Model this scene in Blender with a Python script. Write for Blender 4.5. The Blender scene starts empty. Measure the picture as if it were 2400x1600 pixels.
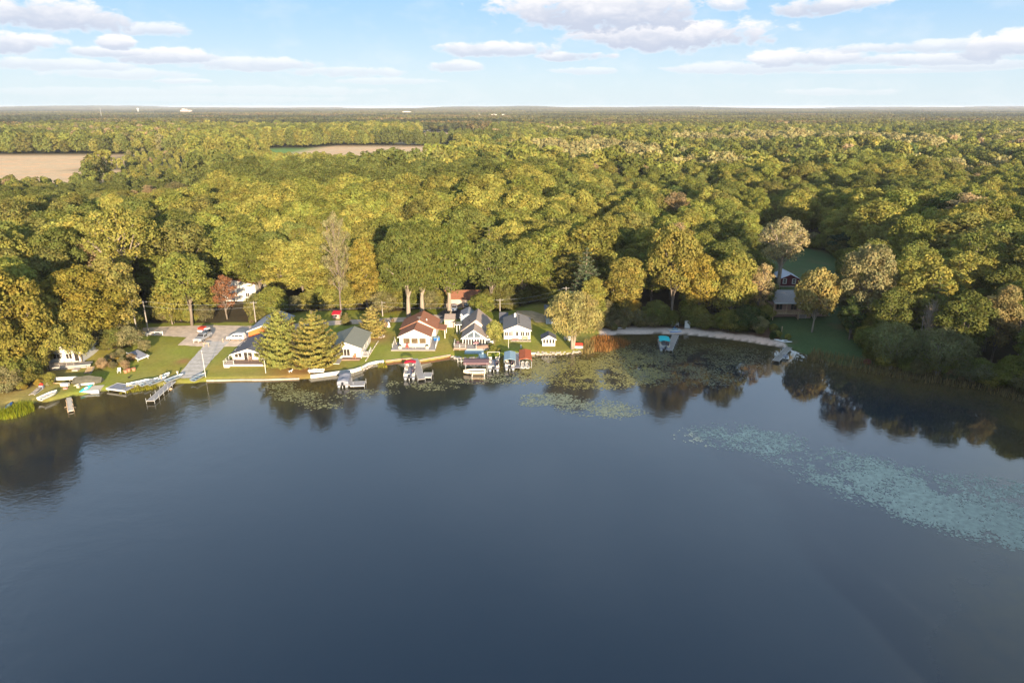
import bpy, math, random
import numpy as np
from math import radians, sin, cos, tan, atan2, sqrt, pi

# ------------------------------------------------------------ camera, sky, sun, exposure
scene = bpy.context.scene
C = scene.collection
CAM_H = 55.0
FPX = 1600.0                       # focal length in the photograph's pixels (2400 wide)
PITCH = math.atan(550 / FPX)
cam_d = bpy.data.cameras.new('camera')
cam_d.sensor_width = 36.0
cam_d.lens = 36.0 * FPX / 2400.0
cam_d.clip_start = 1.0
cam_d.clip_end = 60000.0
cam = bpy.data.objects.new('camera', cam_d)
C.objects.link(cam)
cam.location = (0, 0, CAM_H)
cam.rotation_euler = (pi / 2 - PITCH, 0, 0)
scene.camera = cam

SUN_EL = radians(9.7)
SUN_DX, SUN_DY = 0.262, -0.965     # towards the sun, on the ground
sun_d = bpy.data.lights.new('sun', 'SUN')
sun_d.energy = 4.6
sun_d.angle = radians(0.5)
sun_d.color = (1.0, 0.83, 0.60)
sun = bpy.data.objects.new('sun', sun_d)
C.objects.link(sun)
from mathutils import Vector
sd = Vector((SUN_DX * cos(SUN_EL), SUN_DY * cos(SUN_EL), sin(SUN_EL)))
sun.rotation_euler = sd.to_track_quat('Z', 'Y').to_euler()
sun.location = (0, -200, 200)

scene.view_settings.view_transform = 'Standard'
scene.view_settings.look = 'None'
scene.view_settings.gamma = 1.0
scene.view_settings.use_curve_mapping = False
scene.view_settings.exposure = 1.7
scene.cycles.max_bounces = 6
scene.cycles.diffuse_bounces = 3
scene.cycles.glossy_bounces = 3
scene.cycles.transmission_bounces = 2
scene.cycles.transparent_max_bounces = 4
scene.cycles.caustics_reflective = False
scene.cycles.caustics_refractive = False
scene.render.use_persistent_data = False

world = bpy.data.worlds.new('World')
scene.world = world
world.use_nodes = True
wt = world.node_tree
wt.nodes.clear()


class NT:
    """small helper for node trees"""
    def __init__(self, nt):
        self.nt = nt

    def n(self, typ, **kw):
        nd = self.nt.nodes.new(typ)
        for k, v in kw.items():
            setattr(nd, k, v)
        return nd

    def l(self, a, b):
        self.nt.links.new(a, b)

    def m(self, op, a, b=None, c=None, clamp=False):
        nd = self.nt.nodes.new('ShaderNodeMath')
        nd.operation = op
        nd.use_clamp = clamp
        for i, v in enumerate((a, b, c)):
            if v is None:
                continue
            if isinstance(v, (int, float)):
                nd.inputs[i].default_value = v
            else:
                self.nt.links.new(v, nd.inputs[i])
        return nd.outputs[0]

    def mix(self, fac, a, b, mode='MIX'):
        nd = self.nt.nodes.new('ShaderNodeMix')
        nd.data_type = 'RGBA'
        nd.blend_type = mode
        for i, v in ((0, fac), (6, a), (7, b)):
            if isinstance(v, (int, float)):
                nd.inputs[i].default_value = v
            elif isinstance(v, (tuple, list)):
                nd.inputs[i].default_value = (*v[:3], 1)
            else:
                self.nt.links.new(v, nd.inputs[i])
        return nd.outputs[2]

    def mapr(self, v, a, b, c=0.0, d=1.0, smooth=True):
        nd = self.nt.nodes.new('ShaderNodeMapRange')
        nd.interpolation_type = 'SMOOTHSTEP' if smooth else 'LINEAR'
        self.nt.links.new(v, nd.inputs[0])
        for i, x in enumerate((a, b, c, d)):
            nd.inputs[i + 1].default_value = x
        return nd.outputs[0]

    def noise(self, vec, scale, detail=4, rough=0.55, dist=0.0, dims='3D'):
        nd = self.nt.nodes.new('ShaderNodeTexNoise')
        nd.noise_dimensions = dims
        nd.inputs['Scale'].default_value = scale
        nd.inputs['Detail'].default_value = detail
        nd.inputs['Roughness'].default_value = rough
        nd.inputs['Distortion'].default_value = dist
        if vec is not None:
            self.nt.links.new(vec, nd.inputs['Vector'])
        return nd.outputs[0]


def px_dir(u, v):
    a, b = (u - 1200) / FPX, (v - 800) / FPX
    return np.array((a, cos(PITCH) - b * sin(PITCH), -(sin(PITCH) + b * cos(PITCH))))


def build_world():
    W = NT(wt)
    out = W.n('ShaderNodeOutputWorld')
    bg = W.n('ShaderNodeBackground')
    bg.inputs['Strength'].default_value = 0.10
    W.l(bg.outputs[0], out.inputs[0])
    sky = W.n('ShaderNodeTexSky')
    sky.sky_type = 'NISHITA'
    sky.sun_disc = False
    sky.sun_elevation = SUN_EL
    sky.sun_rotation = atan2(SUN_DX, SUN_DY)
    sky.altitude = 300
    sky.air_density = 1.0
    sky.dust_density = 0.6
    sky.ozone_density = 2.5
    tc = W.n('ShaderNodeTexCoord')
    sep = W.n('ShaderNodeSeparateXYZ')
    W.l(tc.outputs['Generated'], sep.inputs[0])
    x, y, z = sep.outputs
    az = W.m('MULTIPLY', W.m('ARCTAN2', x, y), 57.2958)
    el = W.m('MULTIPLY', W.m('ARCSINE', z), 57.2958)
    comb = W.n('ShaderNodeCombineXYZ')
    W.l(W.m('MULTIPLY', az, 0.5), comb.inputs[0])
    W.l(el, comb.inputs[1])
    n1 = W.noise(comb.outputs[0], 0.9, 9, 0.62, 0.3)
    n2 = W.noise(comb.outputs[0], 0.35, 5, 0.6)
    nn = W.m('SUBTRACT', W.m('ADD', W.m('MULTIPLY', n1, 1.0), W.m('MULTIPLY', n2, 0.6)), 0.8)
    # clouds in view: centre (u, v) and half sizes in photograph pixels, density
    clouds = [(1420, 20, 290, 58, 1.0), (1560, 82, 265, 40, 1.0), (95, 30, 170, 36, .95), (0, 100, 130, 24, .9),
              (372, 70, 75, 17, .75), (272, 100, 42, 16, .9), (240, 122, 90, 13, .8), (390, 132, 120, 20, .85),
              (590, 150, 190, 17, .7), (100, 150, 170, 14, .6), (280, 172, 140, 14, .5), (800, 168, 160, 14, .55),
              (1150, 115, 175, 19, .85), (1350, 131, 105, 13, .85), (1068, 155, 72, 15, .7), (1945, 13, 130, 22, .95),
              (1900, 138, 170, 22, .85), (1780, 158, 230, 16, .6), (2120, 140, 240, 15, .75), (2300, 105, 330, 15, .7),
              (2370, 110, 110, 30, .9), (2300, 150, 150, 14, .6), (1380, 166, 90, 9, .5), (2150, 165, 250, 6, .5),
              (1960, 216, 130, 9, .35), (900, 190, 120, 9, .4), (250, 215, 220, 10, .25), (620, 212, 260, 12, .28),
              (420, 190, 60, 7, .5), (1030, 30, 40, 9, 0.0), (1700, 10, 55, 18, .8), (500, 232, 300, 8, .2)]
    dens = None
    shade = None
    for (u, v, wu, hv, d) in clouds:
        if d <= 0:
            continue
        D = px_dir(u, v)
        a0 = math.degrees(atan2(D[0], D[1]))
        e0 = math.degrees(math.asin(D[2] / np.linalg.norm(D)))
        wa = math.degrees(wu / FPX) * 0.95
        he = math.degrees(hv / FPX) * 0.95
        da = W.m('DIVIDE', W.m('SUBTRACT', az, a0), wa)
        de = W.m('DIVIDE', W.m('SUBTRACT', el, e0), he)
        r2 = W.m('ADD', W.m('MULTIPLY', da, da), W.m('MULTIPLY', de, de))
        k = W.m('ADD', W.m('SUBTRACT', 1.0, r2), W.m('MULTIPLY', nn, 2.9))
        mk = W.m('MULTIPLY', W.mapr(k, 0.0, 0.62), d)
        sh = W.m('MULTIPLY', mk, W.mapr(W.m('ADD', de, W.m('MULTIPLY', nn, 1.6)), 0.70, -0.55))
        dens = mk if dens is None else W.m('MAXIMUM', dens, mk)
        shade = sh if shade is None else W.m('MAXIMUM', shade, sh)
    # broken cloud elsewhere on the dome, thickened above the frame to brighten the lake
    zc = W.m('MAXIMUM', z, 0.05)
    pl = W.n('ShaderNodeCombineXYZ')
    W.l(W.m('DIVIDE', x, zc), pl.inputs[0])
    W.l(W.m('DIVIDE', y, zc), pl.inputs[1])
    g = W.noise(pl.outputs[0], 0.55, 7, 0.6)
    gm = W.m('MULTIPLY', W.m('ADD', .40, W.mapr(g, 0.42, 0.75, 0, .5)), W.m('MULTIPLY', W.mapr(el, 9.0, 15.0, 0.0, 1.0), W.mapr(el, 24, 48, 1.0, .22)))
    dens = W.m('MAXIMUM', dens, gm)
    # faint haze streaks over the horizon
    hz = W.noise(comb.outputs[0], 0.5, 6, 0.6)
    streak = W.m('MULTIPLY', W.mapr(hz, 0.45, 0.75), 0.16)
    dens = W.m('MAXIMUM', dens, streak)
    col = W.mix(shade, (1.0, 0.98, 0.99), (0.58, 0.64, 0.77))
    # bright unseen cloud bank above the frame, added to lighten the lake
    col = W.mix(W.mapr(el, 9, 15), col, (1.42, 1.78, 2.18))
    colx = W.n('ShaderNodeVectorMath', operation='SCALE')
    W.l(col, colx.inputs[0])
    colx.inputs['Scale'].default_value = CLOUD_GAIN
    tint = W.mix(1.0, sky.outputs[0], SKY_TINT, 'MULTIPLY')
    # pale air low over the land, brightened higher up to lighten the lake
    low = W.n('ShaderNodeVectorMath', operation='SCALE')
    W.l(W.mix(W.mapr(el, 7, 18, 0, 1), W.mix(W.mapr(el, 0, 9, 0, 1), (0.80, 0.94, 1.04), (0.42, 0.71, 1.04)), (0.60, 0.93, 1.36)), low.inputs[0])
    low.inputs['Scale'].default_value = LOW_GAIN
    base = W.mix(W.mapr(el, 12, 50, 0.93, 0.15), tint, low.outputs[0])
    fin = W.mix(dens, base, colx.outputs[0])
    W.l(fin, bg.inputs[0])


CLOUD_GAIN = 3.35
LOW_GAIN = 2.82
SKY_TINT = (1.0, 1.0, 1.0)
build_world()

# ------------------------------------------------------------ survey of the place
random.seed(7)
RNG = np.random.default_rng(11)
BANK_H = ((26.5, 29.5), (18, 21), (10, 13))


def ray_ground(u, v, z=0.0):
    D = px_dir(u, v)
    t = (CAM_H - z) / -D[2]
    return D[0] * t, D[1] * t


def z_at(x, y, v):
    """height at which the vertical through (x, y) meets photograph row v"""
    b = (v - 800) / FPX
    t = y / (cos(PITCH) - b * sin(PITCH))
    return CAM_H - t * (sin(PITCH) + b * cos(PITCH))


def zc_of(y, z):
    return y * cos(PITCH) + (CAM_H - z) * sin(PITCH)


def project(x, y, z):
    zc = zc_of(y, z)
    yc = y * sin(PITCH) - (CAM_H - z) * cos(PITCH)
    return 1200 + FPX * x / zc, 800 - FPX * yc / zc


SHORE_PX = [(-260, 1010), (-120, 985), (0, 966), (22, 948), (60, 945), (95, 944), (122, 940), (159, 929), (184, 927), (208, 923), (235, 917),
            (264, 914), (287, 918), (330, 911), (363, 907), (398, 901), (430, 898), (450, 898), (477, 894), (591, 892),
            (660, 890), (725, 887), (790, 878), (829, 873), (846, 868), (862, 858), (880, 853), (905, 851), (938, 847), (980, 849),
            (999, 847), (1056, 837), (1079, 841), (1125, 841), (1179, 835), (1242, 831), (1322, 831), (1362, 826),
            (1384, 812), (1392, 796), (1400, 787), (1427, 785), (1475, 783), (1542, 782), (1592, 783), (1659, 789),
            (1739, 799), (1806, 810), (1844, 815), (1863, 822), (1902, 835), (1950, 851), (2065, 872), (2160, 890),
            (2199, 896), (2285, 903), (2333, 910), (2400, 931), (2450, 960)]
SHORE = [ray_ground(u, v) for u, v in SHORE_PX]
LAKE = np.array(SHORE + [(96, 108), (84, 92), (72, 74), (62, 56), (56, 30), (52, 0), (44, -50), (0, -110), (-90, -150),
                         (-200, -120), (-270, -30), (-260, 60), (-190, 96)])


def inside(poly, X, Y):
    X = np.asarray(X, float)
    Y = np.asarray(Y, float)
    r = np.zeros(X.shape, bool)
    P = np.asarray(poly, float)
    j = len(P) - 1
    for i in range(len(P)):
        xi, yi, xj, yj = P[i][0], P[i][1], P[j][0], P[j][1]
        if yi != yj:
            c = ((yi > Y) != (yj > Y)) & (X < (xj - xi) * (Y - yi) / (yj - yi) + xi)
            r ^= c
        j = i
    return r


def dist_poly(poly, X, Y, closed=True):
    X = np.asarray(X, float)
    Y = np.asarray(Y, float)
    P = np.asarray(poly, float)
    d = np.full(X.shape, 1e9)
    n = len(P)
    for i in range(n if closed else n - 1):
        a, b = P[i], P[(i + 1) % n]
        ab = b - a
        L = ab @ ab
        t = np.clip(((X - a[0]) * ab[0] + (Y - a[1]) * ab[1]) / max(L, 1e-9), 0, 1)
        d = np.minimum(d, np.hypot(X - a[0] - t * ab[0], Y - a[1] - t * ab[1]))
    return d


def terrain(X, Y):
    X = np.asarray(X, float)
    Y = np.asarray(Y, float)
    d = dist_poly(LAKE, X, Y)
    land = ~inside(LAKE, X, Y)
    h = np.where(land, np.minimum(0.45 + 0.045 * d, 1.5) * np.clip(d / 0.8, 0, 1), -np.minimum(d * 0.35, 2.0))
    # bank on which the cottage at the far left stands
    k = np.exp(-(((X + 108) / 14) ** 2 + ((Y - 158) / 12) ** 2))
    h = h + np.where(land, 1.4 * k, 0)
    # knoll of the brown house and the barn on the right
    k = np.exp(-(((X - 90) / 34) ** 2 + ((Y - 215) / 34) ** 2))
    h = h + np.where(land, 2.0 * k * np.clip(d / 12, 0, 1), 0)
    far = np.clip((Y - 4500) / 6500, 0, 1)
    h = h + far * far * (20 + 13 * np.sin(X / 1300 + 1.0) + 9 * np.sin(X / 520 + 2.2) + 5 * np.sin(X / 190))
    h = h + np.clip((np.abs(Y) - 260) / 600, 0, 1) * 0.8 * np.sin(X / 90) * np.sin(Y / 130)
    return h


def T(x, y):
    return float(terrain(np.array([x]), np.array([y]))[0])


def G(u, v):
    """the point of the ground that the photograph shows at (u, v)"""
    z = 0.5
    for _ in range(4):
        x, y = ray_ground(u, v, z)
        z = T(x, y)
    return x, y, z


FOREST_PX = [(-900, 980), (-260, 960), (0, 912), (60, 905), (92, 890), (100, 850), (115, 828), (250, 822), (300, 815), (312, 795), (318, 782), (330, 760), (385, 758), (480, 757),
             (600, 754), (650, 742), (700, 730), (830, 726), (900, 733), (935, 728), (1035, 722), (1040, 690), (1125, 690), (1135, 725), (1180, 728),
             (1215, 718), (1265, 706), (1310, 716), (1372, 755), (1440, 755), (1500, 758), (1600, 758), (1680, 764), (1740, 775), (1778, 772), (1796, 740),
             (1790, 690), (1776, 640), (1768, 600), (1772, 583), (1840, 576), (1930, 586), (1965, 604), (1982, 640), (1978, 690), (1984, 740), (1990, 790), (2036, 818),
             (2056, 850), (2140, 872), (2250, 886), (2400, 912), (2700, 1010)]
FOREST_EDGE = [ray_ground(u, v, 1.5) for u, v in FOREST_PX]
FOREST = np.array(FOREST_EDGE + [(14000, 200), (14000, 14000), (-14000, 14000), (-14000, 100)])
FIELDS = [np.array([(-292, 472), (-330, 590), (-400, 720), (-450, 838), (-820, 850), (-1500, 830), (-1500, 472)]),
          np.array([(-268, 700), (-60, 660), (-55, 800), (-84, 1010), (-180, 1050), (-275, 1030)]),
          np.array([(-185, 1085), (-40, 1075), (-40, 1560), (-190, 1600)])]
GREENFIELD = np.array([(-352, 800), (-262, 780), (-262, 990), (-345, 960)])
BRUSH2 = np.array([(-285, 466), (-225, 466), (-290, 640), (-385, 850), (-452, 850), (-400, 720), (-330, 590)])
BRUSH = np.array([(-45, 510), (-50, 670), (-262, 705), (-350, 720), (-330, 560), (-255, 490)])

# ------------------------------------------------------------ materials
MATS = {}


def mat(name, color, rough=0.7, var=0.12, scale=3.0, bump=0.0, bscale=20.0, metal=0.0, spec=0.3, stretch=None, dirt=None):
    if name in MATS:
        return MATS[name]
    m = bpy.data.materials.new(name)
    m.use_nodes = True
    t = m.node_tree
    bs = t.nodes['Principled BSDF']
    bs.inputs['Roughness'].default_value = rough
    bs.inputs['Metallic'].default_value = metal
    bs.inputs['Specular IOR Level'].default_value = spec
    N = NT(t)
    tc = N.n('ShaderNodeTexCoord')
    vec = tc.outputs['Object']
    if stretch:
        mp = N.n('ShaderNodeMapping')
        mp.inputs['Scale'].default_value = stretch
        N.l(vec, mp.inputs[0])
        vec = mp.outputs[0]
    nz = N.noise(vec, scale, 5, 0.6)
    f = N.mapr(nz, 0.3, 0.7, 0, 1, False)
    lo = tuple(c * (1 - var) for c in color)
    hi = tuple(min(1, c * (1 + var)) for c in color)
    col = N.mix(f, lo, hi)
    if dirt:
        nz2 = N.noise(tc.outputs['Object'], 0.9, 6, 0.65)
        col = N.mix(N.mapr(nz2, 0.52, 0.75, 0, 0.6), col, dirt)
    N.l(col, bs.inputs['Base Color'])
    if bump:
        nb = N.noise(vec, bscale, 3, 0.6)
        b = N.n('ShaderNodeBump')
        b.inputs['Strength'].default_value = bump
        b.inputs['Distance'].default_value = 0.05
        N.l(nb, b.inputs['Height'])
        N.l(b.outputs[0], bs.inputs['Normal'])
    MATS[name] = m
    return m


def leaf_mat(name, transl=0.36):
    m = bpy.data.materials.new(name)
    m.use_nodes = True
    t = m.node_tree
    t.nodes.clear()
    N = NT(t)
    out = N.n('ShaderNodeOutputMaterial')
    at = N.n('ShaderNodeAttribute', attribute_type='INSTANCER', attribute_name='tint')
    va = N.n('ShaderNodeAttribute', attribute_type='GEOMETRY', attribute_name='leaf')
    sp = N.n('ShaderNodeSeparateColor')
    N.l(va.outputs['Color'], sp.inputs[0])
    br = N.n('ShaderNodeVectorMath', operation='SCALE')
    N.l(at.outputs['Color'], br.inputs[0])
    N.l(N.m('ADD', 0.55, N.m('MULTIPLY', sp.outputs[0], 0.9)), br.inputs['Scale'])
    # some sprays are yellower or browner than the rest of their crown
    col = N.mix(N.mapr(sp.outputs[1], 0.5, 1.0, 0, 0.55), br.outputs[0], N.mix(1.0, br.outputs[0], (1.42, 1.06, 0.85), 'MULTIPLY'))
    col = N.mix(N.mapr(sp.outputs[1], 0.5, 0.0, 0, 0.5), col, N.mix(1.0, br.outputs[0], (0.72, 0.97, 0.9), 'MULTIPLY'))
    d = N.n('ShaderNodeBsdfDiffuse')
    tr = N.n('ShaderNodeBsdfTranslucent')
    N.l(col, d.inputs[0])
    N.l(N.mix(1.0, col, (1.15, 1.12, 0.6), 'MULTIPLY'), tr.inputs[0])
    mx = N.n('ShaderNodeMixShader')
    mx.inputs[0].default_value = transl
    N.l(d.outputs[0], mx.inputs[1])
    N.l(tr.outputs[0], mx.inputs[2])
    N.l(mx.outputs[0], out.inputs[0])
    return m


LEAF = leaf_mat('leaves')
BARK = mat('bark', (0.16, 0.125, 0.095), 0.9, 0.35, 2.0, 0.6, 12, stretch=(1, 1, .25))
BARK_PALE = mat('pale_bark', (0.25, 0.20, 0.15), 0.9, 0.3, 2.0, 0.5, 12, stretch=(1, 1, .25))

# ------------------------------------------------------------ mesh helpers


def new_mesh(name, verts, faces, mats=(), smooth=False, leafattr=None, matidx=None):
    me = bpy.data.meshes.new(name)
    verts = np.asarray(verts, np.float32)
    if isinstance(faces, np.ndarray):
        nf, k = faces.shape
        me.vertices.add(len(verts))
        me.vertices.foreach_set('co', verts.ravel())
        me.loops.add(nf * k)
        me.loops.foreach_set('vertex_index', faces.astype(np.int32).ravel())
        me.polygons.add(nf)
        me.polygons.foreach_set('loop_start', np.arange(0, nf * k, k, dtype=np.int32))
        me.polygons.foreach_set('loop_total', np.full(nf, k, np.int32))
        me.update(calc_edges=True)
    else:
        me.from_pydata([tuple(map(float, v)) for v in verts], [], faces)
        me.update()
    for m in mats:
        me.materials.append(m)
    if leafattr is not None:
        a = me.attributes.new('leaf', 'FLOAT_COLOR', 'POINT')
        a.data.foreach_set('color', np.asarray(leafattr, np.float32).ravel())
    if matidx is not None:
        me.polygons.foreach_set('material_index', np.asarray(matidx, np.int32))
    me.polygons.foreach_set('use_smooth', np.full(len(me.polygons), smooth, bool))
    me.validate()
    return me


class MB:
    """collects boxes, bars, prisms and tubes into one mesh"""
    def __init__(self):
        self.v, self.f = [], []

    def add(self, vs, fs):
        o = len(self.v)
        self.v += [tuple(p) for p in vs]
        self.f += [tuple(i + o for i in f) for f in fs]
        return self

    def box(self, x0, x1, y0, y1, z0, z1):
        return self.add([(x0, y0, z0), (x1, y0, z0), (x1, y1, z0), (x0, y1, z0), (x0, y0, z1), (x1, y0, z1), (x1, y1, z1), (x0, y1, z1)],
                        [(0, 3, 2, 1), (4, 5, 6, 7), (0, 1, 5, 4), (1, 2, 6, 5), (2, 3, 7, 6), (3, 0, 4, 7)])

    def prism_y(self, poly, y0, y1):
        """poly of (x, z) counter-clockwise seen from the front (-y), extruded along y"""
        n = len(poly)
        vs = [(x, y0, z) for x, z in poly] + [(x, y1, z) for x, z in poly]
        fs = [tuple(range(n)), tuple(range(2 * n - 1, n - 1, -1))]
        fs += [((i + 1) % n, i, i + n, (i + 1) % n + n) for i in range(n)]
        return self.add(vs, fs)

    def prism_z(self, poly, z0, z1):
        n = len(poly)
        vs = [(x, y, z0) for x, y in poly] + [(x, y, z1) for x, y in poly]
        fs = [tuple(range(n - 1, -1, -1)), tuple(range(n, 2 * n))]
        fs += [(i, (i + 1) % n, (i + 1) % n + n, i + n) for i in range(n)]
        return self.add(vs, fs)

    def tube(self, pts, rad, n=8, caps=True):
        pts = [np.array(p, float) for p in pts]
        if isinstance(rad, (int, float)):
            rad = [rad] * len(pts)
        vs, fs = [], []
        for i, p in enumerate(pts):
            a = pts[max(i - 1, 0)]
            b = pts[min(i + 1, len(pts) - 1)]
            d = b - a
            d = d / (np.linalg.norm(d) + 1e-9)
            r = np.array((0, 0, 1.0)) if abs(d[2]) < 0.9 else np.array((1.0, 0, 0))
            s = np.cross(d, r)
            s /= np.linalg.norm(s)
            t = np.cross(d, s)
            for k in range(n):
                an = 2 * pi * k / n
                vs.append(p + rad[i] * (cos(an) * s + sin(an) * t))
        for i in range(len(pts) - 1):
            for k in range(n):
                a, b = i * n + k, i * n + (k + 1) % n
                fs.append((a, a + n, b + n, b))
        if caps:
            fs.append(tuple(range(n)))
            fs.append(tuple(range(len(vs) - 1, len(vs) - n - 1, -1)))
        return self.add(vs, fs)

    def loft(self, secs, close=True):
        """secs: list of equal-length rings of points"""
        n = len(secs[0])
        vs = [p for s in secs for p in s]
        fs = []
        for i in range(len(secs) - 1):
            for k in range(n if close else n - 1):
                a, b = i * n + k, i * n + (k + 1) % n
                fs.append((a, b, b + n, a + n))
        return self.add(vs, fs)

    def face(self, *pts):
        return self.add(pts, [tuple(range(len(pts)))])

    def build(self, name, m, parent=None, bevel=0.0, smooth=False, loc=None, label=None):
        me = new_mesh(name, self.v, self.f, (m,), smooth)
        o = bpy.data.objects.new(name, me)
        C.objects.link(o)
        o.parent = parent
        if loc:
            o.location = loc
        if bevel:
            bv = o.modifiers.new('bevel', 'BEVEL')
            bv.width = bevel
            bv.segments = 1
        if label:
            o['label'] = label
        return o


def tag(o, label=None, cat=None, group=None, kind=None):
    if label:
        o['label'] = label
    if cat:
        o['category'] = cat
    if group:
        o['group'] = group
    if kind:
        o['kind'] = kind
    return o


def thing(name, label, cat, loc, rz=0.0, group=None):
    o = bpy.data.objects.new(name, None)
    C.objects.link(o)
    o.location = loc
    o.rotation_euler = (0, 0, rz)
    return tag(o, label, cat, group)


def copy_tree(o, parent=None):
    c = o.copy()
    C.objects.link(c)
    c.parent = parent
    for ch in list(KIDS.get(o.name, ())):
        copy_tree(ch, c)
    return c


KIDS = {}


def remember(root):
    """note the children once, so copies need no search"""
    for o in C.objects:
        if o.parent is not None:
            KIDS.setdefault(o.parent.name, [])
            if o not in KIDS[o.parent.name]:
                KIDS[o.parent.name].append(o)

# ------------------------------------------------------------ crowns


def norm(a):
    return a / (np.linalg.norm(a, axis=1, keepdims=True) + 1e-9)


def sprays(P, Nn, size, rng, asp=0.62, up=0.0):
    """diamond-shaped sprays of leaves at P facing Nn"""
    n = len(P)
    R = norm(rng.normal(size=(n, 3)))
    if up:
        R = norm(R * (1 - up) + np.array((0, 0, 1.0)) * up)
        Tn = norm(R - (R * Nn).sum(1, keepdims=True) * Nn)
    else:
        Tn = norm(np.cross(Nn, R))
    B = np.cross(Nn, Tn)
    s = (size * rng.uniform(0.6, 1.35, n))[:, None]
    V = np.empty((n, 4, 3), np.float32)
    V[:, 0] = P + Tn * s
    V[:, 1] = P + B * s * asp + Nn * s * 0.15
    V[:, 2] = P - Tn * s
    V[:, 3] = P - B * s * asp - Nn * s * 0.1
    return V.reshape(-1, 3)


def leaf_values(P, rng, cell=1.6):
    """per spray: brightness and hue, alike within a twig-sized cell"""
    q = np.floor(P / cell).astype(int)
    h = np.sin(q[:, 0] * 12.9898 + q[:, 1] * 78.233 + q[:, 2] * 37.719) * 43758.5453
    h = h - np.floor(h)
    h2 = np.sin(q[:, 0] * 39.34 + q[:, 1] * 11.135 + q[:, 2] * 83.15) * 24634.6345
    h2 = h2 - np.floor(h2)
    n = len(P)
    a = np.clip(0.55 * h + 0.45 * rng.random(n), 0, 1)
    b = np.clip(0.6 * h2 + 0.4 * rng.random(n), 0, 1)
    col = np.ones((n, 4), np.float32)
    col[:, 0] = a
    col[:, 1] = b
    return np.repeat(col, 4, axis=0)


def lobe_points(lobes, n, rng, inner=0.25):
    """points over the lobes' surfaces, not inside other lobes"""
    L = np.array(lobes, float)
    area = (L[:, 3] * L[:, 4] + L[:, 4] * L[:, 5] + L[:, 3] * L[:, 5])
    k = rng.choice(len(L), size=int(n * 2.2), p=area / area.sum())
    D = norm(rng.normal(size=(len(k), 3)))
    D[:, 2] = np.where((D[:, 2] < -0.35) & (rng.random(len(k)) < 0.6), -D[:, 2], D[:, 2])
    r = 1 - inner * rng.random(len(k)) ** 2 + 0.10 * rng.normal(size=len(k)) * 0.7
    # sub-clumps: bumps on the lobe
    ph = rng.random((len(L), 3)) * 6.28
    bump = np.sin(D[:, 0] * 6 + ph[k, 0]) * np.sin(D[:, 1] * 6 + ph[k, 1]) * np.sin(D[:, 2] * 6 + ph[k, 2])
    r = r + 0.18 * bump
    P = L[k, :3] + D * L[k, 3:6] * r[:, None]
    deep = np.zeros(len(P), bool)
    for i in range(len(L)):
        q = ((P - L[i, :3]) / L[i, 3:6])
        deep |= ((q ** 2).sum(1) < 0.55) & (k != i)
    keep = np.where(~deep | (rng.random(len(P)) < 0.04))[0][:n]
    return P[keep], D[keep]


def make_lobes(rng, H, R, base, nl, rl=(0.32, 0.5), flat=1.0):
    zc, hh = (base + H) / 2, (H - base) / 2
    lobes = [(0, 0, zc + 0.1 * hh, R * 0.62, R * 0.62, hh * 0.7)]
    for i in range(nl):
        rr = R * rng.uniform(*rl)
        rz = min(rr * rng.uniform(0.75, 1.0) * flat, hh * 0.5)
        th = i * 2.39996 + rng.uniform(-.3, .3)
        cz = 1 - 2 * (i + 0.5) / nl
        cz = np.clip(cz * 0.92 + 0.12 + rng.uniform(-.08, .08), -0.85, 1)
        cr = sqrt(max(0, 1 - cz * cz))
        w = 1.0 if cz > -0.2 else 0.85
        lobes.append((cos(th) * cr * (R - rr * .75) * w, sin(th) * cr * (R - rr * .75) * w, zc + cz * (hh - rz * .8), rr, rr, rz))
    return lobes


def crown_arrays(seed, H, R, base, nl, n, size, rl=(0.32, 0.5), rough=0.75, inner=0.25, up=0.0, asp=0.62, flat=1.0):
    rng = np.random.default_rng(seed)
    lobes = make_lobes(rng, H, R, base, nl, rl, flat)
    P, D = lobe_points(lobes, n, rng, inner)
    Nn = norm(D * 1.0 + norm(rng.normal(size=D.shape)) * rough)
    return sprays(P, Nn, size, rng, asp, up), leaf_values(P, rng), lobes


def quad_faces(nv, off=0):
    return (np.arange(nv).reshape(-1, 4) + off)


def limb_mesh(seed, H, base, lobes, r0, twigs=1, thick=1.0, stems=1, bend=0.6):
    rng = np.random.default_rng(seed)
    mb = MB()
    top = base + (H - base) * 0.55
    for s in range(stems):
        ox, oy = (0, 0) if stems == 1 else (rng.uniform(-1.2, 1.2), rng.uniform(-1.2, 1.2))
        k = rng.uniform(-bend, bend, 2)
        pts = [(ox * .3, oy * .3, -0.3), (ox * .5 + k[0] * .3, oy * .5 + k[1] * .3, base * .5), (ox + k[0] * .6, oy + k[1] * .6, base), (ox * 1.4 + k[0], oy * 1.4 + k[1], top)]
        mb.tube(pts, [r0 * 1.25, r0, r0 * .8, r0 * .35], 7)
    for (cx, cy, cz, rx, ry, rz) in lobes[1:]:
        z0 = rng.uniform(base * 0.75, max(base * .8, min(top, cz - 1)))
        mid = (cx * .45, cy * .45, z0 + (cz - z0) * .55)
        mb.tube([(0, 0, z0), mid, (cx, cy, cz)], [r0 * .45 * thick, r0 * .3 * thick, r0 * .12 * thick], 5, False)
        for _ in range(twigs):
            e = (cx + rng.uniform(-rx, rx) * .9, cy + rng.uniform(-ry, ry) * .9, cz + rng.uniform(0.1, .95) * rz)
            mb.tube([mid, ((cx + e[0]) / 2, (cy + e[1]) / 2, (cz + e[2]) / 2), e], [r0 * .2 * thick, r0 * .14 * thick, r0 * .05 * thick], 4, False)
    return mb


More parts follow.
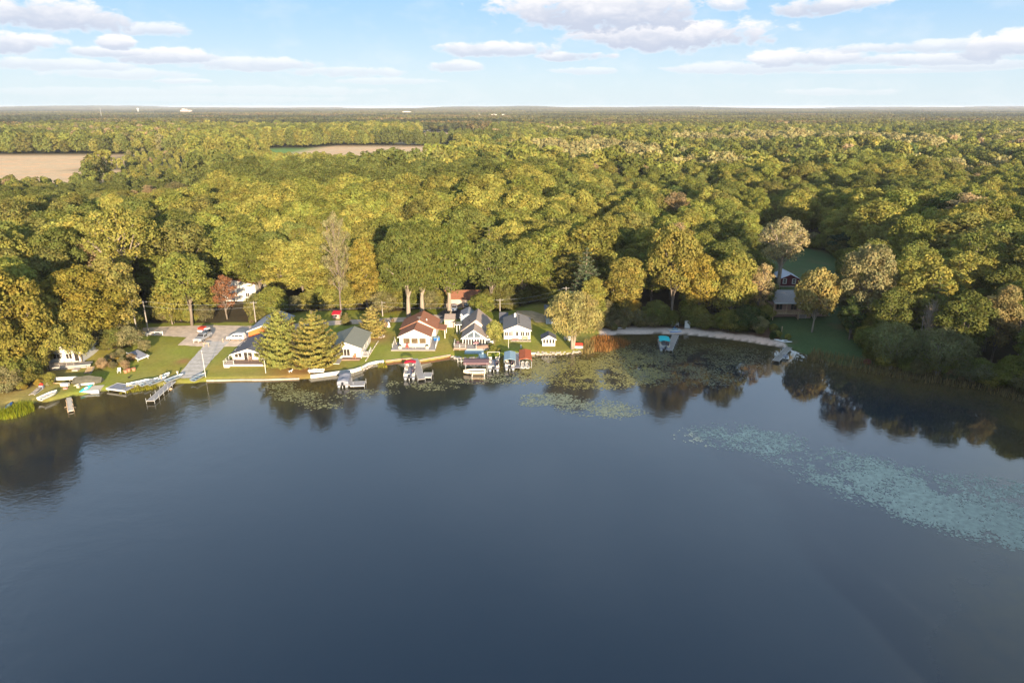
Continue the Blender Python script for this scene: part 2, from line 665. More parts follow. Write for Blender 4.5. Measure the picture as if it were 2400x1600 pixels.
def conifer_arrays(seed, H, R, base, tiers, n, size, gap=0.5, upsweep=0.25, layered=1.0, pw=1.35):
    """spruce or pine: whorls of branches carrying needle sprays"""
    rng = np.random.default_rng(seed)
    P, Nn, mb = [], [], MB()
    mb.tube([(0, 0, -.3), (0, 0, H * .5), (0, 0, H * .98)], [H * .018, H * .011, 0.03], 7)
    branches = []
    for t in range(tiers):
        f = (t + rng.uniform(-.15, .15)) / tiers
        f = max(f, 0.0)
        z = base + (H - base) * f ** 0.9
        L = R * (1 - max(f, 0) ** pw) * rng.uniform(.78, 1.1) + 0.35
        k = max(5, int(9 * (1 - f) + 5))
        for b in range(k):
            a = 2 * pi * (b + rng.uniform(-.3, .3)) / k + t * 0.7
            branches.append((z + rng.uniform(-.3, .3) * layered, a, L * rng.uniform(.62, 1.14)))
    tot = sum(b[2] ** 1.5 for b in branches)
    for z, a, L in branches:
        m = max(6, int(n * L ** 1.5 / tot))
        s = rng.random(m) ** 0.7
        side = rng.uniform(-1, 1, m) * (0.14 + 0.30 * s * (1.25 - s)) * L * .75
        x = s * L
        zz = z - 0.16 * L * np.sin(s * 2.2) + upsweep * L * s * s + rng.normal(size=m) * 0.13 * (1.0 - 0.4 * layered)
        P.append(np.stack([x * cos(a) - side * sin(a), x * sin(a) + side * cos(a), zz], 1))
        nn = np.stack([np.full(m, cos(a) * .75), np.full(m, sin(a) * .75), np.full(m, .8)], 1) + rng.normal(size=(m, 3)) * .45
        Nn.append(nn)
        mb.tube([(0, 0, z - .1), (cos(a) * L * .6, sin(a) * L * .6, z - .12 * L), (cos(a) * L * .95, sin(a) * L * .95, z + upsweep * L * .7)], [.09, .05, .02], 4, False)
    P = np.concatenate(P)
    Nn = norm(np.concatenate(Nn))
    return sprays(P, Nn, size, rng, 0.42), leaf_values(P, rng, 1.0), mb


TREES = {}       # kind -> (crown mesh, trunk mesh, height, crown radius)
JOINED = {}      # kind -> one mesh with crown and trunk, for the mass of the wood


def join_mesh(name, cv, cl, mb, mt):
    nv = len(cv)
    tv = np.array(mb.v, np.float32)
    verts = np.concatenate([cv, tv])
    faces = [tuple(r) for r in quad_faces(nv).tolist()] + [tuple(i + nv for i in f) for f in mb.f]
    la = np.ones((len(verts), 4), np.float32) * 0.5
    la[:nv] = cl
    me = new_mesh(name, verts, faces, (LEAF, mt), False, la, [0] * (nv // 4) + [1] * len(mb.f))
    return me


def define_tree(kind, seed, H, R, base, nl, n, size, trunk_r, bark=BARK, twigs=0, thick=1.0, stems=1, joined=True, **kw):
    cv, cl, lobes = crown_arrays(seed, H, R, base, nl, n, size, **kw)
    crown = new_mesh(kind + '_crown', cv, quad_faces(len(cv)), (LEAF,), False, cl)
    mb = limb_mesh(seed + 1, H, base, lobes, trunk_r, twigs, thick, stems)
    trunk = new_mesh(kind + '_trunk', mb.v, mb.f, (bark,), True)
    TREES[kind] = (crown, trunk, H, R)
    if joined:
        mb2 = MB().tube([(0, 0, -.3), (0, 0, base + 2)], [trunk_r * 1.1, trunk_r * .6], 5)
        JOINED[kind] = join_mesh(kind, cv, cl, mb2, bark)


def define_conifer(kind, seed, H, R, base, tiers, n, size, bark=BARK, **kw):
    cv, cl, mb = conifer_arrays(seed, H, R, base, tiers, n, size, **kw)
    TREES[kind] = (new_mesh(kind + '_crown', cv, quad_faces(len(cv)), (LEAF,), False, cl), new_mesh(kind + '_trunk', mb.v, mb.f, (bark,), True), H, R)
    JOINED[kind] = join_mesh(kind, cv, cl, MB().tube([(0, 0, -.3), (0, 0, H * .9)], [H * .016, .05], 5), bark)


Q = 1.0
define_tree('round_a', 1, 20, 5.6, 4.5, 15, int(9880 * Q), 0.263, .30)
define_tree('round_b', 2, 20, 6.0, 5.0, 19, int(10640 * Q), 0.263, .32, rl=(.26, .42))
define_tree('round_c', 3, 20, 5.2, 3.5, 13, int(9880 * Q), 0.277, .28, rl=(.34, .52))
define_tree('tall_a', 4, 22, 4.6, 4.0, 17, int(9880 * Q), 0.256, .28, rl=(.34, .5))
define_tree('tall_b', 5, 22, 4.2, 3.0, 20, int(9880 * Q), 0.248, .26, rl=(.3, .48))
define_tree('ragged_a', 6, 21, 5.6, 5.5, 24, int(8360 * Q), 0.248, .30, twigs=1, rl=(.2, .36), inner=.4)
define_tree('ragged_b', 7, 20, 5.0, 4.5, 22, int(7600 * Q), 0.248, .28, twigs=1, rl=(.2, .38), inner=.45)
define_tree('thin_tree', 8, 20, 4.4, 4.0, 26, int(6200 * Q), 0.20, .26, bark=BARK, twigs=4, thick=1.0, rl=(.2, .36), inner=.7)
define_tree('bush', 9, 6, 3.2, .2, 13, int(4940 * Q), 0.161, .12, stems=3, rl=(.34, .52))
define_tree('low_tree', 10, 10, 4.0, 1.2, 13, int(6080 * Q), 0.197, .18, rl=(.34, .5))
define_conifer('cedar', 11, 18, 3.8, 1.5, 16, int(9880 * Q), 0.248, layered=.4, upsweep=.1)
# single characters of the picture
define_tree('limbed_oak', 20, 26, 8.2, 11, 24, 9500, .29, .55, bark=BARK_PALE, twigs=2, thick=1.15, joined=False, rl=(.2, .32), inner=.35, flat=.8)
define_tree('shade_tree', 21, 24, 7.6, 6.2, 26, 24000, .27, .60, bark=BARK_PALE, twigs=0, joined=False, rl=(.24, .40))
define_tree('pale_tree', 22, 24, 7.2, 8.0, 30, 8000, .23, .5, bark=BARK_PALE, twigs=5, thick=1.1, joined=False, rl=(.2, .32), inner=.6, stems=2)
define_tree('willow', 23, 14, 6.2, 2.6, 22, 16000, .27, .36, bark=BARK_PALE, twigs=2, joined=False, rl=(.26, .4), up=.75, asp=.3, inner=.35, stems=2)
define_tree('bank_willow', 24, 11, 7.0, 1.8, 22, 8200, .28, .24, bark=BARK_PALE, twigs=2, joined=False, rl=(.26, .4), up=.5, asp=.35, inner=.5, stems=4)
define_tree('bank_oak', 25, 20, 7.8, 3.0, 26, 24000, .26, .4, twigs=1, joined=False, rl=(.24, .4))
define_tree('lawn_tree', 26, 12, 5.4, 2.6, 18, 8200, .27, .22, bark=BARK_PALE, twigs=1, joined=False, rl=(.32, .46))
define_tree('column_shrub', 27, 6, 2.3, .6, 14, 4600, .2, .08, joined=False, rl=(.34, .5), up=.4, asp=.4)
define_tree('bare_snag', 28, 14, 3.0, 5.0, 20, 140, .2, .22, bark=BARK_PALE, twigs=6, thick=1.3, joined=False, stems=2, inner=.6)
define_conifer('layered_pine', 30, 15, 7.3, 2.2, 12, 19000, .34, bark=BARK_PALE, gap=1, layered=1.3, upsweep=.22, pw=1.9)
define_conifer('dense_spruce', 31, 13, 6.0, .9, 20, 19000, .31, layered=.45, upsweep=.25, pw=2.5)
define_conifer('small_pine', 32, 8, 3.7, .5, 12, 6500, .30, layered=1.0, upsweep=.2, pw=1.8)


def place_tree(kind, name, label, cat, x, y, height, width, tint, rz=None, group=None, z=None):
    cm, tm, H, R = TREES[kind]
    r = thing(name, label, cat, (x, y, T(x, y) if z is None else z), random.uniform(0, 6.28) if rz is None else rz, group)
    sx, sz = width / (2 * R), height / H
    for nm, me in (('trunk', tm), ('crown', cm)):
        o = bpy.data.objects.new(nm, me)
        C.objects.link(o)
        o.parent = r
        o.scale = (sx, sx, sz)
        o['tint'] = [float(c) for c in tint]
    return r


def stuff_points(name, label, pts, meshes, group=None):
    """one object of uncountable things: pts rows x y z sx sz rot kind r g b"""
    pts = np.asarray(pts, float)
    me = bpy.data.meshes.new(name)
    me.vertices.add(len(pts))
    me.vertices.foreach_set('co', pts[:, :3].astype(np.float32).ravel())

    def at(nm, typ, fld, arr):
        a = me.attributes.new(nm, typ, 'POINT')
        a.data.foreach_set(fld, np.ascontiguousarray(arr).ravel())
    n = len(pts)
    at('scl', 'FLOAT_VECTOR', 'vector', np.stack([pts[:, 3], pts[:, 3], pts[:, 4]], 1).astype(np.float32))
    at('rot', 'FLOAT_VECTOR', 'vector', np.stack([np.zeros(n), np.zeros(n), pts[:, 5]], 1).astype(np.float32))
    at('pick', 'INT', 'value', pts[:, 6].astype(np.int32))
    at('tint', 'FLOAT_VECTOR', 'vector', pts[:, 7:10].astype(np.float32))
    o = bpy.data.objects.new(name, me)
    C.objects.link(o)
    tag(o, label, None, group, 'stuff')
    col = bpy.data.collections.new(name + '_sources')
    for i, m in enumerate(meshes):
        s = bpy.data.objects.new('%s_%02d' % (name, i), m)
        col.objects.link(s)
    ng = bpy.data.node_groups.new(name, 'GeometryNodeTree')
    ng.interface.new_socket('Geometry', in_out='INPUT', socket_type='NodeSocketGeometry')
    ng.interface.new_socket('Geometry', in_out='OUTPUT', socket_type='NodeSocketGeometry')
    N = NT(ng)
    gi, go = N.n('NodeGroupInput'), N.n('NodeGroupOutput')
    ci = N.n('GeometryNodeCollectionInfo')
    ci.inputs['Collection'].default_value = col
    ci.inputs['Separate Children'].default_value = True
    ci.inputs['Reset Children'].default_value = True
    ip = N.n('GeometryNodeInstanceOnPoints')
    ip.inputs['Pick Instance'].default_value = True

    def na(nm, typ):
        a = N.n('GeometryNodeInputNamedAttribute', data_type=typ)
        a.inputs['Name'].default_value = nm
        return a.outputs[0]
    N.l(gi.outputs[0], ip.inputs['Points'])
    N.l(ci.outputs[0], ip.inputs['Instance'])
    N.l(na('pick', 'INT'), ip.inputs['Instance Index'])
    e = N.n('FunctionNodeEulerToRotation')
    N.l(na('rot', 'FLOAT_VECTOR'), e.inputs[0])
    N.l(e.outputs[0], ip.inputs['Rotation'])
    N.l(na('scl', 'FLOAT_VECTOR'), ip.inputs['Scale'])
    N.l(ip.outputs[0], go.inputs[0])
    md = o.modifiers.new('scatter', 'NODES')
    md.node_group = ng
    return o

# ------------------------------------------------------------ ground and water


def axis(lo, hi, step, far_lo, far_hi, grow=1.22):
    a = list(np.arange(lo, hi + 1e-6, step))
    s, v = step, a[-1]
    while v < far_hi:
        s *= grow
        v += min(s, 700)
        a.append(v)
    s, v = step, a[0]
    while v > far_lo:
        s *= grow
        v -= min(s, 700)
        a.insert(0, v)
    return np.array(a)


GX = axis(-126, 126, 0.8, -16000, 16000)
GY = axis(98, 222, 0.8, -2500, 17000, 1.1)


def vnoise(X, Y, seed):
    xi, yi = np.floor(X), np.floor(Y)
    fx, fy = X - xi, Y - yi
    fx, fy = fx * fx * (3 - 2 * fx), fy * fy * (3 - 2 * fy)

    def h(a, b):
        q = np.sin(a * 127.1 + b * 311.7 + seed * 74.7) * 43758.5453
        return (q - np.floor(q)) * 2 - 1
    return (h(xi, yi) * (1 - fx) + h(xi + 1, yi) * fx) * (1 - fy) + (h(xi, yi + 1) * (1 - fx) + h(xi + 1, yi + 1) * fx) * fy


def fbm(X, Y, s, seed=0.0):
    v, w = 0, 0
    for k in range(4):
        c, sn = cos(.6 * k + .3), sin(.6 * k + .3)
        f = .55 * 2.0 ** k / s
        v = v + vnoise((X * c + Y * sn) * f + 17.3 * k, (Y * c - X * sn) * f - 9.1 * k, seed + k) / 1.8 ** k
        w += 1 / 1.8 ** k
    return v / w * 1.7


def build_ground():
    X, Y = np.meshgrid(GX, GY)
    X, Y = X.ravel(), Y.ravel()
    Z = terrain(X, Y)
    nx, ny = len(GX), len(GY)
    i = np.arange(nx * ny).reshape(ny, nx)
    F = np.stack([i[:-1, :-1].ravel(), i[:-1, 1:].ravel(), i[1:, 1:].ravel(), i[1:, :-1].ravel()], 1)
    me = new_mesh('ground', np.stack([X, Y, Z], 1), F, (), True)
    col = np.zeros((len(X), 4), np.float32)
    col[:, 3] = 1
    d = dist_poly(LAKE, X, Y)
    n = fbm(X, Y, 6.0)
    n2 = fbm(X, Y, 2.2, 3.0)
    floor = np.array((.075, .058, .03))
    lawn = np.array((.20, .225, .030))
    dry = np.array((.33, .235, .085))
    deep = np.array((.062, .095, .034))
    sand = np.array((.50, .40, .33))
    litter = np.array((.14, .085, .055))
    field = np.array((.60, .40, .215))
    c = np.tile(floor, (len(X), 1))
    wood = inside(FOREST, X, Y)
    yard = ~wood & (Y < 330) & (Y > 90) & (np.abs(X) < 160)
    w = np.clip(0.30 + 0.55 * n, 0, .8)[:, None]
    c = np.where(yard[:, None], lawn * (1 - w * .6) + dry * w * .6, c)
    # brown, worn ground at the far left shore, darker grass at the right
    left = np.clip((-88 - X) / 12, 0, 1) * np.clip((150 - Y) / 10, 0, 1)
    c = np.where(yard[:, None], c * (1 - left[:, None] * .75) + dry * 1.0 * left[:, None] * .75, c)
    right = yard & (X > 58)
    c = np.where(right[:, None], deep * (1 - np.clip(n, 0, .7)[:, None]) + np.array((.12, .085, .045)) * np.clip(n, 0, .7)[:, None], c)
    # leaf litter at the foot of the wood behind the beach, sand along the water
    bx = (X > 22) & (X < 66) & yard
    e = np.clip((d - 3.2 - 1.3 * n2) / 1.2, 0, 1)[:, None]
    c = np.where(bx[:, None], sand * (1 - e) + litter * (1 + .3 * n2[:, None]) * e, c)
    # bare earth under the conifers
    for (px, py, r) in ((712, 862, 6.5), (1452, 840, 2.0), (880, 790, 4), (430, 846, 1.6), (300, 905, 2)):
        gx, gy, _ = G(px, py)
        k = np.exp(-(((X - gx) ** 2 + (Y - gy) ** 2) / r ** 2))[:, None] * yard[:, None]
        c = c * (1 - k) + np.array((.30, .17, .07)) * k
    bot = inside(LAKE, X, Y)
    c = np.where(bot[:, None], np.array((.06, .05, .025)), c)
    far = (Y > 330)
    c = np.where((wood & far)[:, None], np.array((.05, .052, .02)), c)
    for P in FIELDS:
        k = inside(P, X, Y)
        c = np.where(k[:, None], field * (1 + .08 * n[:, None]), c)
    c = np.where(inside(GREENFIELD, X, Y)[:, None], np.array((.15, .24, .05)), c)
    c = np.where(inside(BRUSH, X, Y)[:, None], np.array((.22, .18, .06)), c)
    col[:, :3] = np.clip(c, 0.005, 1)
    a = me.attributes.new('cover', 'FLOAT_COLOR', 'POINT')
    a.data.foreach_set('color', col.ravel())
    m = bpy.data.materials.new('ground')
    m.use_nodes = True
    N = NT(m.node_tree)
    bs = m.node_tree.nodes['Principled BSDF']
    bs.inputs['Roughness'].default_value = .95
    bs.inputs['Specular IOR Level'].default_value = .1
    at = N.n('ShaderNodeAttribute', attribute_name='cover')
    tc = N.n('ShaderNodeTexCoord')
    a1 = N.noise(tc.outputs['Object'], 1.6, 6, .7)
    a2 = N.noise(tc.outputs['Object'], .16, 6, .65)
    a3 = N.noise(tc.outputs['Object'], .045, 4, .6)
    k = N.m('MULTIPLY', N.m('ADD', .55, N.m('MULTIPLY', a1, .9)), N.m('ADD', .7, N.m('MULTIPLY', a2, .6)))
    sc = N.n('ShaderNodeVectorMath', operation='SCALE')
    N.l(at.outputs['Color'], sc.inputs[0])
    N.l(k, sc.inputs['Scale'])
    col2 = N.mix(N.mapr(a3, .45, .68, 0, .45), sc.outputs[0], N.mix(1.0, sc.outputs[0], (1.35, 1.0, .8), 'MULTIPLY'))
    N.l(col2, bs.inputs['Base Color'])
    b = N.n('ShaderNodeBump')
    b.inputs['Strength'].default_value = .7
    b.inputs['Distance'].default_value = .08
    N.l(N.noise(tc.outputs['Object'], 5, 4, .7), b.inputs['Height'])
    N.l(b.outputs[0], bs.inputs['Normal'])
    me.materials.append(m)
    o = bpy.data.objects.new('ground', me)
    C.objects.link(o)
    tag(o, None, None, None, 'structure')


build_ground()


def build_water():
    m = bpy.data.materials.new('lake_water')
    m.use_nodes = True
    N = NT(m.node_tree)
    bs = m.node_tree.nodes['Principled BSDF']
    bs.inputs['Roughness'].default_value = .035
    bs.inputs['IOR'].default_value = 1.333
    bs.inputs['Specular IOR Level'].default_value = 1.0
    tc = N.n('ShaderNodeTexCoord')
    P = tc.outputs['Object']
    big = N.noise(P, .011, 3, .5)
    sp = N.n('ShaderNodeSeparateXYZ')
    N.l(P, sp.inputs[0])
    # a breath of wind reaches the open water on the left, the bay on the right is still
    wind = N.m('ADD', N.mapr(sp.outputs[0], 30, -75, .10, .62), N.mapr(big, .42, .62, 0, .45))
    still = N.mapr(sp.outputs[1], 118, 140, 1.0, .55)
    wind = N.m('MULTIPLY', wind, still)
    mp = N.n('ShaderNodeMapping')
    mp.inputs['Scale'].default_value = (.8, 1.3, 1)
    mp.inputs['Rotation'].default_value = (0, 0, .5)
    N.l(P, mp.inputs[0])
    h = N.m('ADD', N.m('MULTIPLY', N.noise(mp.outputs[0], 1.5, 3, .6), .030), N.m('MULTIPLY', N.noise(P, .35, 3, .5), .05))
    h = N.m('MULTIPLY', h, wind)
    h = N.m('ADD', h, N.m('MULTIPLY', N.noise(P, .5, 2, .5), .004))
    b = N.n('ShaderNodeBump')
    b.inputs['Strength'].default_value = 1.0
    b.inputs['Distance'].default_value = 1.0
    N.l(h, b.inputs['Height'])
    N.l(b.outputs[0], bs.inputs['Normal'])
    # near the shore: brown bottom, plus olive-brown tree reflections painted into the colour
    ws = N.n('ShaderNodeAttribute', attribute_name='nearshore')
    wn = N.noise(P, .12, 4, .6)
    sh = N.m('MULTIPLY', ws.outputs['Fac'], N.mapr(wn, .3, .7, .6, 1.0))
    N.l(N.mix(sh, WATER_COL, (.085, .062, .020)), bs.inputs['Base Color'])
    gx = np.unique(np.concatenate([np.arange(-300, -130, 10.), np.arange(-130, 131, 3.)]))
    gy = np.unique(np.concatenate([np.arange(-170, 90, 10.), np.arange(90, 178, 3.)]))
    X, Y = np.meshgrid(gx, gy)
    X, Y = X.ravel(), Y.ravel()
    i = np.arange(len(X)).reshape(len(gy), len(gx))
    F = np.stack([i[:-1, :-1].ravel(), i[:-1, 1:].ravel(), i[1:, 1:].ravel(), i[1:, :-1].ravel()], 1)
    me = new_mesh('lake_water', np.stack([X, Y, X * 0], 1), F, (m,))
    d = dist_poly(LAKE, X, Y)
    a = me.attributes.new('nearshore', 'FLOAT', 'POINT')  # weight of the bottom colour and painted tree reflections by distance to shore
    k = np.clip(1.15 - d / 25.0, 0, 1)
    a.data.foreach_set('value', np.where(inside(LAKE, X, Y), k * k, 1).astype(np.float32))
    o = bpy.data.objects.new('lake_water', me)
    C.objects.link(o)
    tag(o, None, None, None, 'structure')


WATER_COL = (.007, .015, .026)
build_water()


def ribbon(name, pts, widths, m, dz=.03, kind='structure', step=.8):
    """a strip laid over the ground along pts [(x, y)]"""
    P = [np.array(p[:2], float) for p in pts]
    dens, wd = [P[0]], [widths[0]]
    for i in range(len(P) - 1):
        L = np.linalg.norm(P[i + 1] - P[i])
        k = max(1, int(L / step))
        for j in range(1, k + 1):
            dens.append(P[i] + (P[i + 1] - P[i]) * j / k)
            wd.append(widths[i] + (widths[i + 1] - widths[i]) * j / k)
    v, f = [], []
    nc = 9
    for i, p in enumerate(dens):
        d = dens[min(i + 1, len(dens) - 1)] - dens[max(i - 1, 0)]
        d /= np.linalg.norm(d)
        nrm = np.array((-d[1], d[0]))
        for k in range(nc):
            q = p + nrm * wd[i] * (k / (nc - 1) - .5) * (1 + (random.uniform(-.04, .04) if k in (0, nc - 1) else 0))
            v.append((q[0], q[1], 0))
    v = np.array(v)
    v[:, 2] = terrain(v[:, 0], v[:, 1]) + dz
    for i in range(len(dens) - 1):
        for k in range(nc - 1):
            a = i * nc + k
            f.append((a, a + nc, a + nc + 1, a + 1))
    me = new_mesh(name, v, f, (m,), True)
    o = bpy.data.objects.new(name, me)
    C.objects.link(o)
    return tag(o, None, None, None, kind)


GRAVEL = mat('gravel', (.60, .46, .34), .95, .22, .6, .5, 14, dirt=(.40, .32, .22))
CONCRETE = mat('old_concrete', (.46, .41, .36), .9, .18, 1.2, .3, 9, dirt=(.28, .24, .18))
ribbon('road', [G(250, 776), G(390, 775), G(480, 776), G(560, 776), G(640, 770), G(720, 762), G(790, 756), G(860, 753), G(960, 748), G(1040, 752)],
       [5, 8, 10, 8.5, 6, 4.5, 4, 4, 4, 4], GRAVEL)
ribbon('parking', [G(430, 797), G(480, 796), G(540, 796), G(600, 797)], [7, 9, 9, 8], GRAVEL, .036)
ribbon('boat_ramp', [G(512, 800), G(470, 846), G(438, 886)], [5.2, 4.6, 4.4], CONCRETE, .05)
ribbon('back_drive', [G(1040, 748), G(1062, 738), G(1090, 728)], [5, 9, 12], mat('asphalt', (.10, .09, .085), .9, .2, 1.0, .3, 9), .042)
ribbon('side_path', [G(1014, 752), G(1012, 745), G(1022, 738)], [3, 4, 4], GRAVEL, .05)
ribbon('clearing_drive', [G(1205, 735), G(1235, 738), G(1262, 742), G(1268, 756)], [6, 8, 5, 2.6], mat('bare_earth', (.42, .30, .17), .95, .25, .8, .4, 9), .04)
ribbon('far_driveway', [G(1890, 694), G(1935, 693), G(2000, 692)], [3, 3, 3], CONCRETE, .05)

# ------------------------------------------------------------ the wood
PAL = {'yellow-green': (.190, .166, .034), 'bright green': (.148, .146, .028), 'mid-green': (.110, .114, .026), 'dark green': (.055, .072, .020),
       'olive': (.135, .120, .030), 'tan': (.235, .160, .075), 'golden': (.26, .175, .030), 'orange-tinged': (.24, .125, .040), 'russet': (.17, .062, .040),
       'grey-green': (.075, .088, .038), 'pale olive': (.165, .140, .055)}
PAL = {k: (v[0] * 1.33, v[1] * 1.38, v[2] * 1.65) for k, v in PAL.items()}
HEROES = []        # (x, y, radius) kept free of the random wood


def px_tree(kind, name, label, u, v, vtop, wpx, colour, group=None, jit=.06, cat='tree'):
    x, y, z = G(u, v)
    h = z_at(x, y, vtop) - z
    w = wpx * zc_of(y, z + h * .6) / FPX
    c = PAL[colour] if isinstance(colour, str) else colour
    k = 1 + random.uniform(-jit, jit)
    HEROES.append((x, y, w * .42))
    return place_tree(kind, name, label, cat, x, y, h, w, [q * k for q in c], group=group, z=z)


LAKE_EDGE_GROUP = 'trees standing at the edge of the wood by the lake'
H_ = [
    ('bank_oak', 'broad olive-gold tree at the far left edge, over the brown shore', 30, 902, 632, 215, (.22, .185, .04)),
    ('bank_oak', 'broad yellow-green tree hanging over the half-hidden white cottage', 215, 818, 628, 190, (.225, .185, .036)),
    ('round_c', 'olive tree with tan top left of the two utility poles', 285, 802, 606, 120, (.25, .21, .06)),
    ('bank_oak', 'yellow-green tree covering the left side of the hidden cottage', 118, 868, 690, 130, 'yellow-green'),
    ('limbed_oak', 'tall open tree with pale forked limbs above the utility poles', 314, 748, 483, 165, 'yellow-green'),
    ('round_b', 'bushy bright green tree beside the gravel road bend', 450, 762, 590, 120, 'bright green'),
    ('low_tree', 'low leafy tree at the road left of the pickup truck', 405, 760, 650, 80, 'yellow-green'),
    ('thin_tree', 'russet red half-bare tree in front of the white house in the wood', 533, 748, 645, 60, (.26, .12, .06)),
    ('low_tree', 'small green tree right of the white house in the wood', 643, 750, 672, 66, 'bright green'),
    ('thin_tree', 'half-bare tan tree rising above the two big lakeside conifers', 800, 738, 498, 72, 'pale olive'),
    ('tall_b', 'slender golden tree left of the three pale-trunked shade trees', 862, 738, 560, 78, (.25, .20, .045)),
    ('shade_tree', 'leftmost of the three pale-trunked shade trees behind the brown-roofed cottage', 958, 750, 528, 130, (.12, .13, .034)),
    ('shade_tree', 'middle of the three pale-trunked shade trees behind the brown-roofed cottage', 990, 744, 524, 132, (.125, .138, .034)),
    ('shade_tree', 'rightmost of the three pale-trunked shade trees, behind the small tan shed', 1053, 738, 530, 128, (.14, .155, .036)),
    ('round_b', 'wide green tree right of the tan garage in the wood', 1150, 728, 560, 120, 'mid-green'),
    ('round_a', 'olive green tree right behind the low grey outbuilding', 1225, 715, 566, 110, 'bright green'),
    ('low_tree', 'leafy bright tree beside the parked black car', 1130, 742, 690, 62, 'bright green'),
    ('cedar', 'grey-green conifer in the wood behind the lakeside willow', 1370, 742, 575, 92, 'grey-green'),
    ('tall_a', 'tan-tinged tree above the left end of the beach', 1462, 756, 600, 90, (.24, .20, .05)),
    ('low_tree', 'small golden-green tree at the left end of the beach', 1478, 760, 702, 52, 'golden'),
    ('round_b', 'rounded tan-topped tree above the turquoise canopy boat', 1570, 755, 526, 126, (.23, .195, .05)),
    ('low_tree', 'dense green tree at the beach left of the white sheet', 1535, 764, 706, 62, 'mid-green'),
    ('round_a', 'golden tree above the white beach shed', 1636, 762, 600, 92, (.27, .21, .045)),
    ('round_c', 'bright green tree right of the white beach shed', 1706, 768, 590, 108, 'yellow-green'),
    ('thin_tree', 'peach-coloured thin tree left of the red barn', 1775, 752, 618, 62, (.36, .27, .13)),
    ('low_tree', 'small dark green tree on the grass bank by the beach', 1745, 776, 716, 66, 'dark green'),
    ('pale_tree', 'tall pale half-bare tree standing at the red barn', 1822, 680, 511, 112, (.36, .30, .15)),
    ('lawn_tree', 'round tree with sunlit top in front of the brown house', 1903, 778, 634, 100, (.26, .21, .075)),
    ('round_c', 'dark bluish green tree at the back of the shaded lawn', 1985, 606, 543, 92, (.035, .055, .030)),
    ('round_b', 'olive tree right of the brown house drive', 2012, 790, 570, 118, 'pale olive'),
    ('tall_b', 'narrow dark tree with pale stems on the lawn edge', 1990, 796, 690, 52, 'dark green'),
    ('round_c', 'bright yellow-green tree rising behind the bank willows', 2135, 806, 596, 130, 'yellow-green'),
    ('tall_a', 'bright lit green tree above the right bank willow', 2240, 835, 700, 100, 'bright green'),
    ('tall_b', 'tall tan-gold tree near the right edge over the bank', 2322, 850, 668, 84, (.25, .20, .085)),
    ('bank_willow', 'grey-green bank willow with forked pale stems at the shaded shore', 2085, 866, 758, 105, (.17, .175, .075)),
    ('bank_willow', 'widest grey-green willow on the shaded right bank', 2195, 880, 772, 140, (.15, .15, .07)),
    ('bank_willow', 'low willow leaning over the water at the right bank', 2275, 896, 845, 110, (.165, .16, .085)),
    ('bare_snag', 'bare grey snag standing behind the right bank willows', 2162, 842, 700, 44, (.2, .15, .09)),
    ('bare_snag', 'bare snag at the far right edge behind the bank', 2380, 866, 738, 40, (.2, .13, .09)),
    ('willow', 'big pale willow on the point beside the white garden house', 1342, 817, 686, 132, (.32, .27, .10)),
    ('layered_pine', 'layered pine at the sea wall between the two white cottages', 742, 866, 724, 134, (.26, .225, .06)),
    ('dense_spruce', 'dense rounded spruce beside the white cottage deck', 664, 857, 722, 108, (.245, .245, .065)),
    ('small_pine', 'small pale pine beside the path behind the cottages', 873, 786, 716, 62, (.28, .23, .07)),
    ('small_pine', 'tiny pale conifer right of the red-roofed booth', 812, 760, 732, 24, (.17, .15, .05)),
    ('column_shrub', 'pale green oval tree between the glass-fronted and grey-roofed cottages', 1160, 808, 752, 37, (.29, .27, .075)),
    ('low_tree', 'leafy tree screening the right end of the half-hidden white cottage', 192, 852, 752, 74, 'yellow-green'),
    ('low_tree', 'round shrubby tree on the lawn by the leaning dock section', 341, 826, 796, 30, 'pale olive'),
]
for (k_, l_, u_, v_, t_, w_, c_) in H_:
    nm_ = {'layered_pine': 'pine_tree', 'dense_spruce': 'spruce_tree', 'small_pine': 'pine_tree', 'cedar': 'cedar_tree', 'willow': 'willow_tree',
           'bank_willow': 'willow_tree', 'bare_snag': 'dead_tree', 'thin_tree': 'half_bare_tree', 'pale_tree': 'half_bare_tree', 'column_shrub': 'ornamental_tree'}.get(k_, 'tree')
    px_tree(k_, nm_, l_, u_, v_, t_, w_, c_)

FREE = [(*G(550, 725)[:2], 8.5), (*G(535, 742)[:2], 7), (*G(575, 742)[:2], 8), (*G(552, 756)[:2], 6), (*G(1082, 716)[:2], 9)]


